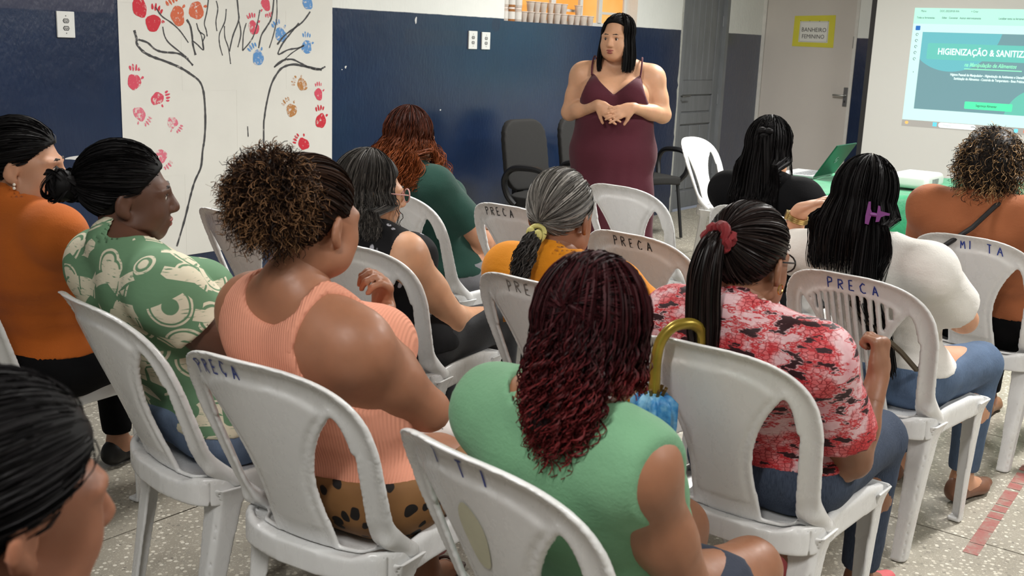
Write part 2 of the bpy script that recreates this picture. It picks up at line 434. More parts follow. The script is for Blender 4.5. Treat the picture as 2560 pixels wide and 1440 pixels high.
# ------------------------------------------------------------------ grey plank door on the back wall
def greypaint():
    t = NT('grey door paint'); c = t.coord('Object', scale=(3, 1, .5)); n = t.noise(c, 6, 5, .65)
    t.set('Base Color', t.ramp(n, [(.3, srgb(104, 107, 110)), (.7, srgb(120, 123, 126))])); t.set('Roughness', .42); t.bump(n, .15, .003); return t.m
M_gdoor = greypaint(); M_gdark = mat('door groove', srgb(58, 60, 62), .8); M_steel = mat('brushed steel', srgb(150, 150, 148), .3, metal=.9)
M_plaster = mat('chipped plaster edge', srgb(176, 176, 170), .8, .12, 30, .3, 50)
d1 = struct(empty('door_1', mw=M_BACK))
q = MB(); q.box((DL, -.006, 0), (DL + .035, .12, DH)); q.box((DR - .055, -.006, 0), (DR, .12, DH)); q.box((DL, -.006, DH - .05), (DR, .12, DH)); q.build('door_frame', M_gdoor, d1)
lx0, lx1 = DL + .038, DR - .058; lw = lx1 - lx0
q = MB(); q.box((lx0, .055, .012), (lx1, .09, DH - .053)); q.build('leaf', M_gdoor, d1)
def dbox(nm, x0, x1, z0, z1, y0=.035, m=None, bev=.004):
    q = MB(); q.box((x0, y0, z0), (x1, .06, z1), bev); return q.build(nm, m or M_gdoor, d1)
dbox('stile', lx0, lx0 + .10, .012, DH - .053); dbox('stile', lx1 - .10, lx1, .012, DH - .053)
for z0, z1 in ((.012, .17), (.80, .90), (1.07, 1.20), (1.95, DH - .053)): dbox('rail', lx0 + .10, lx1 - .10, z0, z1)
for k in range(5):
    a = lx0 + .10 + (lw - .2)/5*k; dbox('plank', a + .003, a + (lw - .2)/5 - .003, 1.20, 1.95, .043, None, .005)
dbox('panel', lx0 + .115, lx1 - .115, .912, 1.058, .046, None, .008)
for k in range(3):
    a = lx0 + .10 + (lw - .2)/3*k; dbox('panel', a + .014, a + (lw - .2)/3 - .014, .185, .785, .046, None, .008)
q = MB(); q.box((lx0 + .015, .022, .95), (lx0 + .05, .036, 1.13), .004); q.tube([(lx0 + .032, .034, 1.06), (lx0 + .032, -.012, 1.06), (lx0 + .045, -.02, 1.06), (lx0 + .15, -.02, 1.062)], .008, 8); q.build('door_handle', M_steel, d1, True)
for z in (.35, 1.02, 1.75):
    q = MB(); q.tube([(lx1 + .002, .03, z - .05), (lx1 + .002, .03, z + .05)], .009, 8); q.build('hinge', M_gdoor, d1, True)
# ragged plaster reveals beside the grey door
for k, (x, sd) in enumerate(((DL, -1),)):
    poly = []; zz = 0
    rr = random.Random(3)
    while zz < DH:
        poly.append((x - .012 - rr.random()*.022, zz)); zz += rr.uniform(.03, .09)
    poly = [(x, 0)] + [(x, DH)] + poly[::-1]
    q = MB(); q.prism(poly, -.002, .001); struct(q.build('trim_1', M_plaster, mw=M_BACK))
# ------------------------------------------------------------------ toilet door on the screen wall
M_bdoor = mat('beige door paint', srgb(196, 189, 182), .5, .03, 2); M_bframe = mat('beige frame paint', srgb(206, 203, 197), .5, .05, 20)
d2 = struct(empty('door_2', mw=M_SCRN))
q = MB(); q.box((BL, -.012, 0), (BL + .035, .14, BH)); q.box((BR - .03, -.012, 0), (BR, .14, BH)); q.box((BL, -.012, BH - .04), (BR, .14, BH)); q.build('door_frame', M_bframe, d2)
q = MB(); q.box((BL + .038, .0, .012), (BR - .033, .036, BH - .043), .003); q.build('leaf', M_bdoor, d2)
q = MB(); q.box((.907, -.007, .995), (.950, .0, 1.178), .003); hp = q.build('handle_plate', M_steel, d2)
q = MB(); q.tube([(.925, -.005, 1.10), (.925, -.045, 1.10), (.91, -.052, 1.10), (.82, -.052, 1.102)], .009, 10); q.build('handle_lever', M_steel, hp, True)
q = MB(); q.box((.918, -.010, 1.03), (.934, -.006, 1.055), .003); q.build('lock_cylinder', mat('dark lock', srgb(50, 50, 50), .4), hp)
for z in (.3, 1.55):
    q = MB(); q.box((BR - .034, -.016, z), (BR - .026, -.002, z + .11), .002); q.build('strike', M_steel, d2)
# sheets of chipped white paint left of the toilet door
q = MB(); q.box((-.0, -.004, 1.62), (.012, .0, BH)); struct(q.build('trim_2', M_bframe, mw=M_SCRN))
# ------------------------------------------------------------------ ceiling tube lamps
M_tube = mat('lit fluorescent tube', (1, .97, .92, 1), .4, emit=(1, .97, .92, 1), estr=6); M_lampw = mat('lamp housing', srgb(235, 235, 232), .4)
PLACE = ['above the poster end of the room', 'above the middle rows of chairs', 'nearest the camera side', 'nearest the screen', 'above the rear left']
for i, (s, n, pw) in enumerate(LAMPS):
    p = P0 + U*s + N*n
    e = tag(empty('ceiling_lamp', (p.x, p.y, ROOM_H), math.atan2(U.y, U.x)), 'twin fluorescent tube lamp on the ceiling ' + ['near the window', 'over the middle rows', 'over the poster side rows', 'over the right side rows', 'over the rear of the room'][i], 'lamp', 'ceiling tube lamps')
    q = MB(); q.box((-.62, -.08, -.045), (.62, .08, 0), .006); q.build('lamp_housing', M_lampw, e)
    for sd in (-1, 1):
        q = MB(); q.tube([(-.58, sd*.045, -.075), (.58, sd*.045, -.075)], .014, 10); q.build('tube', M_tube, e, True)
        for ex in (-.595, .595):
            q = MB(); q.box((ex - .014, sd*.045 - .018, -.095), (ex + .014, sd*.045 + .018, -.04), .003); q.build('lamp_holder', M_lampw, e)
# ------------------------------------------------------------------ white moulded plastic chairs
def plastic():
    t = NT('white plastic'); c = t.coord('Object'); n = t.noise(c, 5, 5, .65); n2 = t.noise(t.coord('Object', scale=(1, 1, .4)), 22, 4, .7)
    oi = t.node('ShaderNodeObjectInfo')
    base = t.mix(oi.outputs['Random'], srgb(222, 223, 223), srgb(230, 230, 229))
    colr = t.mix(t.math('MULTIPLY', t.step(n, .5, .72), .25), base, srgb(194, 192, 186)); colr = t.mix(t.math('MULTIPLY', t.step(n2, .66, .75), .4), colr, srgb(158, 153, 144))
    t.set('Base Color', colr); t.set('Roughness', t.ramp(n2, [(.3, (.22,)*3), (.8, (.38,)*3)])); t.set('Specular IOR Level', .5)
    t.set('Subsurface Weight', .08); t.set('Subsurface Radius', (.01, .01, .01)); t.set('Subsurface Scale', .3)
    t.bump(t.noise(c, 120, 2), .04, .002); return t.m
M_plastic = plastic()
CW, CH, CLEAN, CCUR = .24, .89, .185, .065
def back_y(x, z): return -.20 - CLEAN*(z - .44)/.44 - CCUR*(1 - np.clip(np.abs(x)/CW, 0, 1.1)**2)
def back_fields(x, z):
    ax = np.abs(x); hw = .21 + .03*np.clip((z - .46)/.24, 0, 1)
    n = 2.9; g = ((ax/CW)**n + (np.clip(z - .70, 0, 9)/(CH - .70))**n)**(1/n)
    outer = np.where(z < .70, ax - hw, (g - 1)*.21)
    tt = np.clip((z - .56)/.26, 0, 1); ws = .082 + .115*tt**2.2 + .008*np.clip((.56 - z)/.1, 0, 1)
    op = np.maximum(np.maximum(ws - ax, outer + .052), .452 - z)
    return ax, outer, ws, op
def make_back(slats):
    vox = .0053
    F = Field((-.265, -.50, .41), (.265, -.10, .91), vox)
    x, y, z = F.x, F.y, F.z
    ax, outer, ws, op = back_fields(x, z)
    lip = np.clip((outer + .03)/.03, 0, 1)
    ym = back_y(x, z) - .018*lip**2*np.clip((z - .5)/.2, 0, 1)
    bend = np.clip((.545 - z)/.10, 0, 1)*np.clip((ax - .13)/.03, 0, 1); ym = ym + .045*bend**2
    th = np.full_like(ax + z, .0055) + .005*bend
    th = th + .005*np.exp(-((outer + .006)/.007)**2)                         # rolled outer rim
    pan = np.maximum(np.maximum(ax - (ws - .022), outer + .062), .49 - z)
    th_out = th + .0065*np.clip(.5 - pan/.006, 0, 1)                          # raised centre panel towards the rear
    th_out = th_out + .005*np.exp(-((np.maximum(op, -.03) - .008)/.006)**2)   # ridge round the openings
    if slats:
        zg = np.maximum(np.maximum(ax - (ws - .03), outer + .072), .52 - z)
        gp = np.abs(((x + 10)/.023) % 1 - .5)*.023; slit = np.maximum(.0085 - gp, zg)   # >0 keeps
        slit = np.maximum(-(gp - .0075), zg)
    else: slit = None
    sheet = np.maximum(ym - th_out - y, y - ym - th) + 0*z
    sm = lambda p_, q_, k_=.006: -smin(-p_, -q_, k_)
    d = sm(sheet, outer + 0*sheet); d = sm(d, -op + 0*sheet); d = np.maximum(d, .44 - z)
    if slats: d = np.maximum(d, -slit)
    F.a = d.astype(np.float32)
    for sx in (-1, 1):     # gusset where the column meets the seat
        F.add(Cone((.196*sx, -.236, .478), (.200*sx, -.175, .440), .013, .011), .045)
    v, f = F.mesh(''); v = relax(v, f, 4, .5); return mesh_np('backrest', v, f)
def make_seat():
    F = Field((-.235, -.30, .36), (.235, .25, .475), .0056); x, y, z = F.x, F.y, F.z
    hw = .205 + .012*np.clip((y + .2)/.4, 0, 1)
    px, py = np.abs(x) - (hw - .05), np.abs(y + .02) - (.225 - .05)
    pl = np.sqrt(np.maximum(px, 0)**2 + np.maximum(py, 0)**2) + np.minimum(np.maximum(px, py), 0) - .05
    bulge = np.where(y < -.1, CCUR*(1 - np.clip(np.abs(x)/CW, 0, 1)**2)*np.clip((-.1 - y)/.12, 0, 1), 0)
    px2 = np.maximum(pl - bulge*.9, 0) + np.minimum(pl - bulge*.9, 0)
    zt = .442 - .012*np.clip(-px2/.12, 0, 1) - .02*np.clip((y - .15)/.06, 0, 1)**2
    zt = zt + .020*np.exp(-((px2 + .014)/.013)**2)*np.clip((.16 - y)/.08, 0, 1)*np.clip((np.abs(x) - .13)/.04, 0, 1)
    top = np.maximum(z - zt, zt - .012 - z)
    d = np.maximum(top, px2)
    ap = .385 + .012*np.cos(x*30)*0
    skirt = np.maximum(np.maximum(px2, -(px2 + .008)), np.maximum(z - zt, ap - z)); d = np.minimum(d, skirt)
    F.a = d.astype(np.float32); v, f = F.mesh(''); return mesh_np('seat', relax(v, f, 3, .5), f)
def make_leg(sx, sy):
    top = np.array([.178*sx, .155*sy - (.03 if sy < 0 else -.01)]); bot = np.array([.178*sx, (.165 if sy > 0 else -.265)])
    F = Field((min(top[0], bot[0]) - .06, min(top[1], bot[1]) - .06, -.004), (max(top[0], bot[0]) + .06, max(top[1], bot[1]) + .06, .435), .0045); x, y, z = F.x, F.y, F.z
    t = np.clip(z/.43, 0, 1); cx = bot[0] + (top[0] - bot[0])*t; cy = bot[1] + (top[1] - bot[1])*t
    a = .021 + .016*t**1.6 + .012*np.clip((t - .86)/.14, 0, 1)**2; q = .023 + .014*t**1.6 + .012*np.clip((t - .86)/.14, 0, 1)**2
    lx, ly = (x - cx)*sx, (y - cy)*sy
    box = np.maximum(np.abs(lx) - a, np.abs(ly) - q)
    hol = np.maximum(lx - (a - .009), ly - (q - .009)); hol = np.maximum(hol, .016 - z)
    ch = (lx + ly) - (a + q - .012)
    d = np.maximum(np.maximum(box, ch*.7), -hol); d = np.maximum(d, np.maximum(-z + .001, z - .432))
    F.a = d.astype(np.float32); v, f = F.mesh(''); return mesh_np('leg', relax(v, f, 2, .5), f)
ME_BACK = make_back(False); ME_BACK_S = make_back(True); ME_SEAT = make_seat(); ME_LEGS = [make_leg(sx, sy) for sx in (-1, 1) for sy in (-1, 1)]
for me in [ME_BACK, ME_BACK_S, ME_SEAT] + ME_LEGS: me.materials.append(M_plastic)
# hand lettering as marker strokes on the top band of the back
GLY = {'P': [[(0,0),(0,1)],[(0,1),(.5,.95),(.55,.65),(0,.5)]], 'R': [[(0,0),(0,1)],[(0,1),(.5,.95),(.55,.65),(0,.5)],[(.15,.5),(.6,0)]],
       'E': [[(.5,1),(0,1),(0,0),(.55,0)],[(0,.5),(.4,.5)]], 'C': [[(.55,.85),(.25,1),(0,.6),(.05,.15),(.3,0),(.55,.1)]], 'c': [[(.55,.85),(.25,1),(0,.6),(.05,.15),(.3,0),(.55,.1)],[(.3,0),(.35,-.15),(.2,-.28)]],
       'A': [[(0,0),(.3,1),(.6,0)],[(.12,.4),(.5,.4)]], 'M': [[(0,0),(.05,1),(.3,.4),(.55,1),(.65,0)]], 'I': [[(0,0),(0,1)]], 'T': [[(0,1),(.6,1)],[(.3,1),(.3,0)]], 'V': [[(0,1),(.25,0),(.55,1)],[(.1,.2),(.5,.75)]], '|': [[(.1,-.2),(.1,1.2)]]}
def lettering(chair, text, x0, zc, hgt, adv, colr, seed):
    rr = random.Random(seed); x = x0
    for chh in text:
        if chh == ' ': x += adv*.7; continue
        dz = rr.uniform(-.003, .003); v = []; f = []
        for st in GLY[chh]:
            pts = [(x + px*hgt*.8 + rr.uniform(-.0012, .0012), zc + dz + (pz - .5)*hgt + rr.uniform(-.0015, .0015)) for px, pz in st]
            pp = []
            for (a, c_), (b_, d_) in zip(pts[:-1], pts[1:]):
                for k in range(4): pp.append((a + (b_-a)*k/4, c_ + (d_-c_)*k/4))
            pp.append(pts[-1]); base = len(v); wd = .0019
            for i, (px, pz) in enumerate(pp):
                q0 = pp[max(i-1, 0)]; q1 = pp[min(i+1, len(pp)-1)]; tx, tz = q1[0]-q0[0], q1[1]-q0[1]; L = math.hypot(tx, tz) + 1e-9; nx, nz = -tz/L*wd, tx/L*wd
                for s_ in (-1, 1):
                    X, ZZ = px + s_*nx, pz + s_*nz
                    drop = .89 - .19*(1 - (1 - min(1, abs(X)/.24)**2.9)**(1/2.9)); Zl = ZZ + (drop - .89)
                    _, outr, ws_, op_ = back_fields(np.array(X), np.array(Zl)); lp = float(np.clip((outr + .03)/.03, 0, 1))
                    v.append((X, float(back_y(np.array(X), np.array(Zl))) - .018*lp**2 - .0055 - .005*math.exp(-((float(outr)+.006)/.007)**2) - .0022, Zl))
            for i in range(len(pp)-1): f.append((base+2*i, base+2*i+1, base+2*i+3, base+2*i+2))
        x += adv
        me = bpy.data.meshes.new('marker_letter'); me.from_pydata(v, [], f); me.update(); obj('marker_letter', me, mat('marker ink ' + colr[0], colr[1], .5), chair)
BLUE = ('blue', srgb(38, 62, 150)); BLK = ('black', srgb(38, 38, 42)); GRY = ('faded', srgb(120, 116, 112))
def chair(x, y, yaw, label, slats=False, text=None, colr=BLUE, tx=-.04, seed=1, stain=False):
    e = tag(empty('plastic_chair', (x, y, 0), -math.radians(yaw)), label, 'chair', 'white plastic chairs in the room')
    obj('backrest', ME_BACK_S if slats else ME_BACK, None, e); obj('seat', ME_SEAT, None, e)
    for me in ME_LEGS: obj('leg', me, None, e)
    if text: lettering(e, text, tx, CH - .037, .031, .034, colr, seed)
    if stain:
        v = []; n = 26
        for k in range(n):
            a = 2*math.pi*k/n; X = -.01 + .030*math.cos(a)*(1 + .1*math.sin(3*a)); ZZ = .72 + .065*math.sin(a); v.append((X, float(back_y(np.array(X), np.array(ZZ))) - .0145, ZZ))
        f_ = MB(); c0 = len(v); v.append((-.01, float(back_y(np.array(-.01), np.array(.72))) - .0145, .72)); f_.add(v, [(k, (k+1) % n, c0) for k in range(n)])
        o = f_.build('glue_stain', mat('yellowed glue stain', srgb(204, 202, 176), .5, .05, 30), e); o['label'] = 'yellowed oval stain'
    return e
CH_ = [  # x, y, yaw, label, kwargs
 (-.279, 2.394, 31.4, 'white plastic chair under the woman in the peach ribbed top', dict(text='PREcA', tx=-.165, seed=2)),
 (-.659, 2.738, 46.8, 'white plastic chair under the woman in the green and cream print shirt', {}),
 (-1.42, 3.25, 30, 'white plastic chair under the woman in the orange shirt', {}),
 (-.722, 4.096, 41.3, 'empty white plastic chair behind the large curly brown ponytail, before the poster', {}),
 (-.309, 3.636, 28.3, 'white plastic chair under the woman in the black speckled blouse', dict(text='A', tx=-.11, colr=BLK)),
 (-.217, 4.755, 42.5, 'white plastic chair under the woman in the dark green shirt', dict(text='PREcA', tx=-.10, seed=5)),
 (.251, 4.499, 39.5, 'empty white plastic chair lettered in black, just left of the grey-haired head', dict(text='PRECA', tx=-.12, colr=BLK, seed=6)),
 (.33, 3.183, 42.4, 'white plastic chair under the grey-haired woman in yellow', dict(text='PREcA', tx=-.06, colr=GRY, seed=8)),
 (.753, 5.213, 42.3, 'empty white plastic chair directly in front of the burgundy dress', {}),
 (.683, 3.955, 42.6, 'empty white plastic chair lettered PRECA right of the grey-haired woman', dict(text='PRECA', tx=-.06, colr=BLK, seed=9)),
 (1.56, 7.42, 128, 'empty white plastic chair by the grey door, turned towards the room', {}),
 (1.242, 4.667, 44.9, 'white plastic chair under the woman in the black shirt', dict(text='V|PREcA', tx=-.08, colr=BLK, seed=12)),
 (1.262, 3.402, 43.0, 'white plastic chair with slatted back under the woman in the white shirt', dict(slats=True, text='PREcA', tx=-.06, seed=4)),
 (1.913, 4.177, 43.2, 'white plastic chair under the curly-haired woman in brown', dict(text='MI TA', tx=-.02, seed=14)),
 (.688, 2.606, 38.3, 'white plastic chair with a furled umbrella hooked on its back', {}),
 (.255, 1.893, 47.3, 'white plastic chair under the red-haired woman in the sage sleeveless top', dict(text='I T I', tx=-.06, seed=15, stain=True)),
 (-.478, 1.012, 48, 'white plastic chair under the dark-haired person in the near left corner', {}),
]
for x, y, yaw, lab, kw in CH_: chair(x, y, yaw, lab, **kw)
# ------------------------------------------------------------------ people
def skin(name, r, g, b):
    t = NT('skin ' + name); c = t.coord(); n = t.noise(c, 9, 4, .6); n2 = t.noise(c, 60, 3)
    a = srgb(r, g, b); lo = tuple(q*.86 for q in a[:3]) + (1,); hi = (min(1, a[0]*1.08), a[1]*1.05, a[2]*1.03, 1)
    t.set('Base Color', t.ramp(n, [(.3, lo), (.7, hi)])); t.set('Roughness', t.ramp(n2, [(.3, (.42,)*3), (.7, (.55,)*3)])); t.set('Specular IOR Level', .4)
    t.set('Subsurface Weight', .12); t.set('Subsurface Radius', (.03, .012, .006)); t.set('Subsurface Scale', .12)
    t.bump(n2, .06, .002); return t.m
def cloth(name, col, rough=.85, bump=.25, bs=260, fold=.5):
    t = NT(name); c = t.coord(); n = t.noise(c, 4, 4)
    lo = tuple(q*.88 for q in col[:3]) + (1,); hi = tuple(min(1, q*1.1) for q in col[:3]) + (1,)
    t.set('Base Color', t.ramp(n, [(.3, lo), (.7, hi)])); t.set('Roughness', rough); t.set('Specular IOR Level', .25); t.set('Sheen Weight', .08)
    h = t.math('ADD', t.math('MULTIPLY', t.noise(c, bs, 2), .15), t.math('MULTIPLY', t.noise(t.coord('Object', scale=(1, 1, 2.2)), 9, 3, .55), fold))
    t.bump(h, bump, .02); return t.m
def denim(name, col):
    t = NT(name); c = t.coord(); n = t.noise(c, 7, 5, .6); wv = t.noise(t.coord('Object', scale=(1, 1, .1)), 420, 2)
    lo = tuple(q*.75 for q in col[:3]) + (1,); hi = tuple(min(1, q*1.35) for q in col[:3]) + (1,)
    t.set('Base Color', t.mix(t.math('MULTIPLY', wv, .25), t.ramp(n, [(.3, lo), (.7, hi)]), srgb(150, 165, 190))); t.set('Roughness', .85); t.set('Specular IOR Level', .2)
    t.bump(t.math('ADD', wv, t.math('MULTIPLY', t.noise(c, 12, 3), 2)), .25, .008); return t.m
def hairmat(name, dark, light, tip=None, rough=.5, spec=.22, t0=.45, t1=1.0, sel=None):
    t = NT('hair ' + name); a = t.node('ShaderNodeAttribute', attribute_name='tone'); b = t.node('ShaderNodeAttribute', attribute_name='along')
    c = t.mix(a.outputs['Fac'], dark, light)
    if tip is not None and sel is not None: c = t.mix(t.math('MULTIPLY', t.step(b.outputs['Fac'], t0, t1), t.step(a.outputs['Fac'], sel, min(1, sel + .3))), c, tip)
    elif tip is not None: c = t.mix(t.math('MULTIPLY', t.step(b.outputs['Fac'], t0, t1), t.math('ADD', .55, t.math('MULTIPLY', a.outputs['Fac'], .6))), c, tip)
    t.set('Base Color', c); t.set('Roughness', rough + .06); t.set('Specular IOR Level', spec*.6); return t.m
def rotm(yaw=0, pitch=0, roll=0):
    """head frame: yaw>0 turns to own right, pitch>0 looks down, roll>0 tilts to own right"""
    return np.array(Matrix.Rotation(-math.radians(yaw), 3, 'Z') @ Matrix.Rotation(-math.radians(pitch), 3, 'X') @ Matrix.Rotation(math.radians(roll), 3, 'Y'), np.float32)
class HeadF:
    def __init__(s, c, M, sc=1.0): s.c = np.array(c, np.float32); s.M = M; s.s = sc
    def p(s, x, y, z): return s.c + s.M @ (np.array((x, y, z), np.float32)*s.s)
    def P(s, A): return s.c + (np.asarray(A)*s.s) @ s.M.T
    def loc(s, X, Y, Zc):
        x, y, z = X - s.c[0], Y - s.c[1], Zc - s.c[2]; M = s.M
        return ((x*M[0,0]+y*M[1,0]+z*M[2,0])/s.s, (x*M[0,1]+y*M[1,1]+z*M[2,1])/s.s, (x*M[0,2]+y*M[1,2]+z*M[2,2])/s.s)
def head_prims(h, fat=1.0):
    e = lambda c, r, k=None, M=None: Ell(h.p(*c), tuple(q*h.s for q in r), h.M if M is None else h.M @ M, 'head', k)
    ps = [e((0, -.018, .035), (.073, .094, .087)), e((0, .030, -.025), (.061*fat, .066, .085), .02), e((0, .052, -.084), (.037*fat, .036, .030), .03),
          e((0, .0, -.06), (.056*fat, .06, .05), .03), e((0, .026, .006), (.066, .060, .050), .02), e((0, .082, .022), (.016, .0125, .012), .012)]
    for sx in (-1, 1):
        ps += [e((sx*.032, .054, .004), (.026, .026, .030), .02), e((sx*.043, .068, .019), (.018, .014, .009), .012), e((sx*.036, .054, -.036), (.029*fat, .030, .032), .02), e((sx*.024, .082, .020), (.019, .014, .009), .012), e((sx*.046, .02, -.072), (.024*fat, .035, .025), .03)]
    ps += [Cone(h.p(0, .090, .010), h.p(0, .108, -.026), .0085*h.s, .0125*h.s, None, 'head', .012), e((0, .106, -.031), (.0125, .012, .010), .006)]
    for sx in (-1, 1): ps.append(e((sx*.0115, .099, -.034), (.0085, .010, .0075), .006))
    ps += [e((0, .091, -.058), (.024, .011, .0075), .010), e((0, .088, -.069), (.021, .011, .0085), .010)]
    for sx in (-1, 1):
        Mt = np.array(Matrix.Rotation(math.radians(sx*22), 3, 'Z') @ Matrix.Rotation(math.radians(-12), 3, 'X'), np.float32)
        ps += [e((sx*.080, -.014, -.010), (.0085, .020, .032), .006, Mt), e((sx*.077, -.006, -.037), (.0075, .010, .011), .006, Mt)]
    ng = [Ell(h.p(sx*.031, .100, .003), (.0165*h.s, .0145*h.s, .0075*h.s), h.M, '', .012) for sx in (-1, 1)]
    ng += [Ell(h.p(sx*.089, -.006, -.006), (.0075*h.s, .010*h.s, .018*h.s), h.M, '', .004) for sx in (-1, 1)]
    ng += [Cone(h.p(-.016, .104, -.0635), h.p(.016, .104, -.0635), .0028*h.s, None, None, '', .004)]
    return ps, ng
def frame_from(d, n):
    d = np.array(d, float); d /= np.linalg.norm(d); n = np.array(n, float); n -= d*(n @ d); n /= np.linalg.norm(n); return d, n, np.cross(d, n)
def hand_prims(wr, d, n, thumb=1, curl=(.35, .35, .4, .45), spread=.1, tcurl=.3, s=1.0, tagn='hand'):
    """d = finger direction, n = direction the palm faces, thumb = +1/-1 side along d x n"""
    d, n, l = frame_from(d, n); wr = np.array(wr, float); l = l*thumb
    ps = [Cone(wr - d*.01, wr + d*.028*s, .024*s, .029*s, (n, .68), tagn, .012), Cone(wr + d*.03*s + l*.012*s, wr + d*.078*s + l*.018*s, .026*s, .021*s, (n, .55), tagn, .012), Cone(wr + d*.03*s - l*.012*s, wr + d*.072*s - l*.020*s, .024*s, .018*s, (n, .55), tagn, .012)]
    tips = []
    for i, (off, ln) in enumerate(((.029, .070), (.010, .079), (-.010, .073), (-.029, .056))):
        b = wr + d*(.088 - abs(off)*.25)*s + l*off*s; fd = d + l*spread*(off/.029); fd /= np.linalg.norm(fd); ang = 0; r = .0090*s
        q = b
        for j, fr in enumerate((.45, .30, .25)):
            ang += curl[i]*(1.0 if j == 0 else 1.15); dd = fd*math.cos(ang) + n*math.sin(ang); q2 = q + dd*ln*fr*s; ps.append(Cone(q, q2, r, r*.92, None, tagn, .004 if j else .008)); q = q2; r *= .92
        tips.append((q, dd))
    tb = wr + d*.022*s + l*.026*s; td = d*.62 + l*.72 + n*.30; td /= np.linalg.norm(td); m = tb + td*.036*s; td2 = td*math.cos(tcurl) + (d*.6 + n*.8)*math.sin(tcurl); td2 /= np.linalg.norm(td2)
    ps += [Cone(tb, m, .0135*s, .0105*s, None, tagn, .012), Cone(m, m + td2*.034*s, .0103*s, .0085*s, None, tagn, .004)]
    tips.append((m + td2*.034*s, td2)); return ps, tips
class CutCone(Cone):
    def d(s, X, Y, Zc, off=0):
        d0 = Cone.d(s, X, Y, Zc, off); ba = (s.b - s.a); ba = ba/np.linalg.norm(ba)
        return np.maximum(d0, (X - s.b[0])*ba[0] + (Y - s.b[1])*ba[1] + (Zc - s.b[2])*ba[2])
def tomesh(name, vf, m, parent, smooth=True): return obj(name, mesh_np(name, vf[0], vf[1], smooth), m, parent)

HAIR_C = np.array((0, -.018, .035)); HAIR_R = np.array((.073, .094, .087))
HLY = [-.2, -.06, -.035, -.012, .02, .045, .075, .10, .2]; HLZ = [-.085, -.075, -.045, .022, .012, .04, .068, .082, .09]
def hair_cap(h, thick=.011, hl=(HLY, HLZ), extra=(), vox=.006, noise=.0015, drop=0.0):
    ps = [Ell(h.p(*HAIR_C), tuple((HAIR_R + thick)*h.s), h.M)]
    def post(F, a):
        x, y, z = h.loc(F.x, F.y, F.z); return np.maximum(a + noise*vnoise(x*1.0, y, z, 14, 3), np.interp(y, hl[0], hl[1]).astype(np.float32) - drop - z)
    v, f = sdf_mesh(ps + list(extra), vox, .03, post=post, smooth=2); return v, f
class Strands:
    def __init__(s, seed=1): s.r = np.random.default_rng(seed); s.v = []; s.f = []; s.t = []; s.al = []; s.nv = 0
    def add(s, P, r0=.0013, r1=.0006, tone=None, sides=2, al=(0, 1)):
        """P (n, m, 3)"""
        n, m, _ = P.shape
        if n == 0: return
        T = np.gradient(P, axis=1); T /= (np.linalg.norm(T, axis=2, keepdims=True) + 1e-9)
        ref = s.r.normal(size=(n, 1, 3)); A = np.cross(T, ref); A /= (np.linalg.norm(A, axis=2, keepdims=True) + 1e-9); B = np.cross(T, A)
        tt = np.linspace(0, 1, m); rad = (r0 + (r1 - r0)*tt**2)[None, :, None]*s.r.uniform(.7, 1.25, (n, 1, 1))*(1.3 if sides == 2 else 1)
        rings = []
        for k in range(sides):
            q = 2*math.pi*k/sides; rings.append(P + rad*(A*math.cos(q) + B*math.sin(q)))
        V = np.stack(rings, 2).reshape(-1, 3); tone = s.r.random(n) if tone is None else tone
        idx = s.nv + np.arange(n)[:, None, None]*m*sides + np.arange(m-1)[None, :, None]*sides
        k = np.arange(sides if sides > 2 else 1)[None, None, :]; k2 = (k + 1) % sides
        Fq = np.stack([idx + k, idx + k2, idx + sides + k2, idx + sides + k], -1).reshape(-1, 4)
        s.v.append(V); s.f.append(Fq); s.t.append(np.repeat(tone, m*sides)); s.al.append(np.tile(np.repeat(al[0] + (al[1]-al[0])*tt, sides), n)); s.nv += len(V)
    def addmesh(s, v, f, tone=.1, al=0.0):
        s.v.append(v); s.f.append(f + s.nv); s.t.append(np.full(len(v), tone)); s.al.append(np.full(len(v), al) if np.isscalar(al) else al); s.nv += len(v)
    def build(s, m, parent, name='hair'):
        me = mesh_np(name, np.concatenate(s.v), np.concatenate(s.f))
        for nm, dat in (('tone', s.t), ('along', s.al)):
            at = me.attributes.new(nm, 'FLOAT', 'POINT'); at.data.foreach_set('value', np.concatenate(dat).astype(np.float32))
        o = obj(name, me, m, parent); o['kind'] = 'stuff'; return o
    def wave(s, P, amp, freq, start=.0, helix=True, amp0=0.0):
        n, m, _ = P.shape; T = np.gradient(P, axis=1); T /= (np.linalg.norm(T, axis=2, keepdims=True) + 1e-9)
        ref = s.r.normal(size=(n, 1, 3)); A = np.cross(T, ref); A /= (np.linalg.norm(A, axis=2, keepdims=True) + 1e-9); B = np.cross(T, A)
        L = np.concatenate([np.zeros((n, 1)), np.cumsum(np.linalg.norm(np.diff(P, axis=1), axis=2), 1)], 1)
        ph = s.r.uniform(0, 6.28, (n, 1)); fr = freq*s.r.uniform(.75, 1.3, (n, 1)); tt = np.clip((np.linspace(0, 1, m)[None] - start)/max(.15, 1 - start), 0, 1)
        a = (amp0 + amp*tt)*s.r.uniform(.6, 1.4, (n, 1)); q = L*fr*6.28 + ph
        out = P + (A*(np.cos(q)*a)[..., None])
        if helix: out = out + B*(np.sin(q)*a)[..., None]
        return out
def sph(az, pol):   # az from the back (0) towards own right (+), pol from the top
    return np.stack([np.sin(pol)*np.sin(az), -np.sin(pol)*np.cos(az), np.cos(pol)], -1)
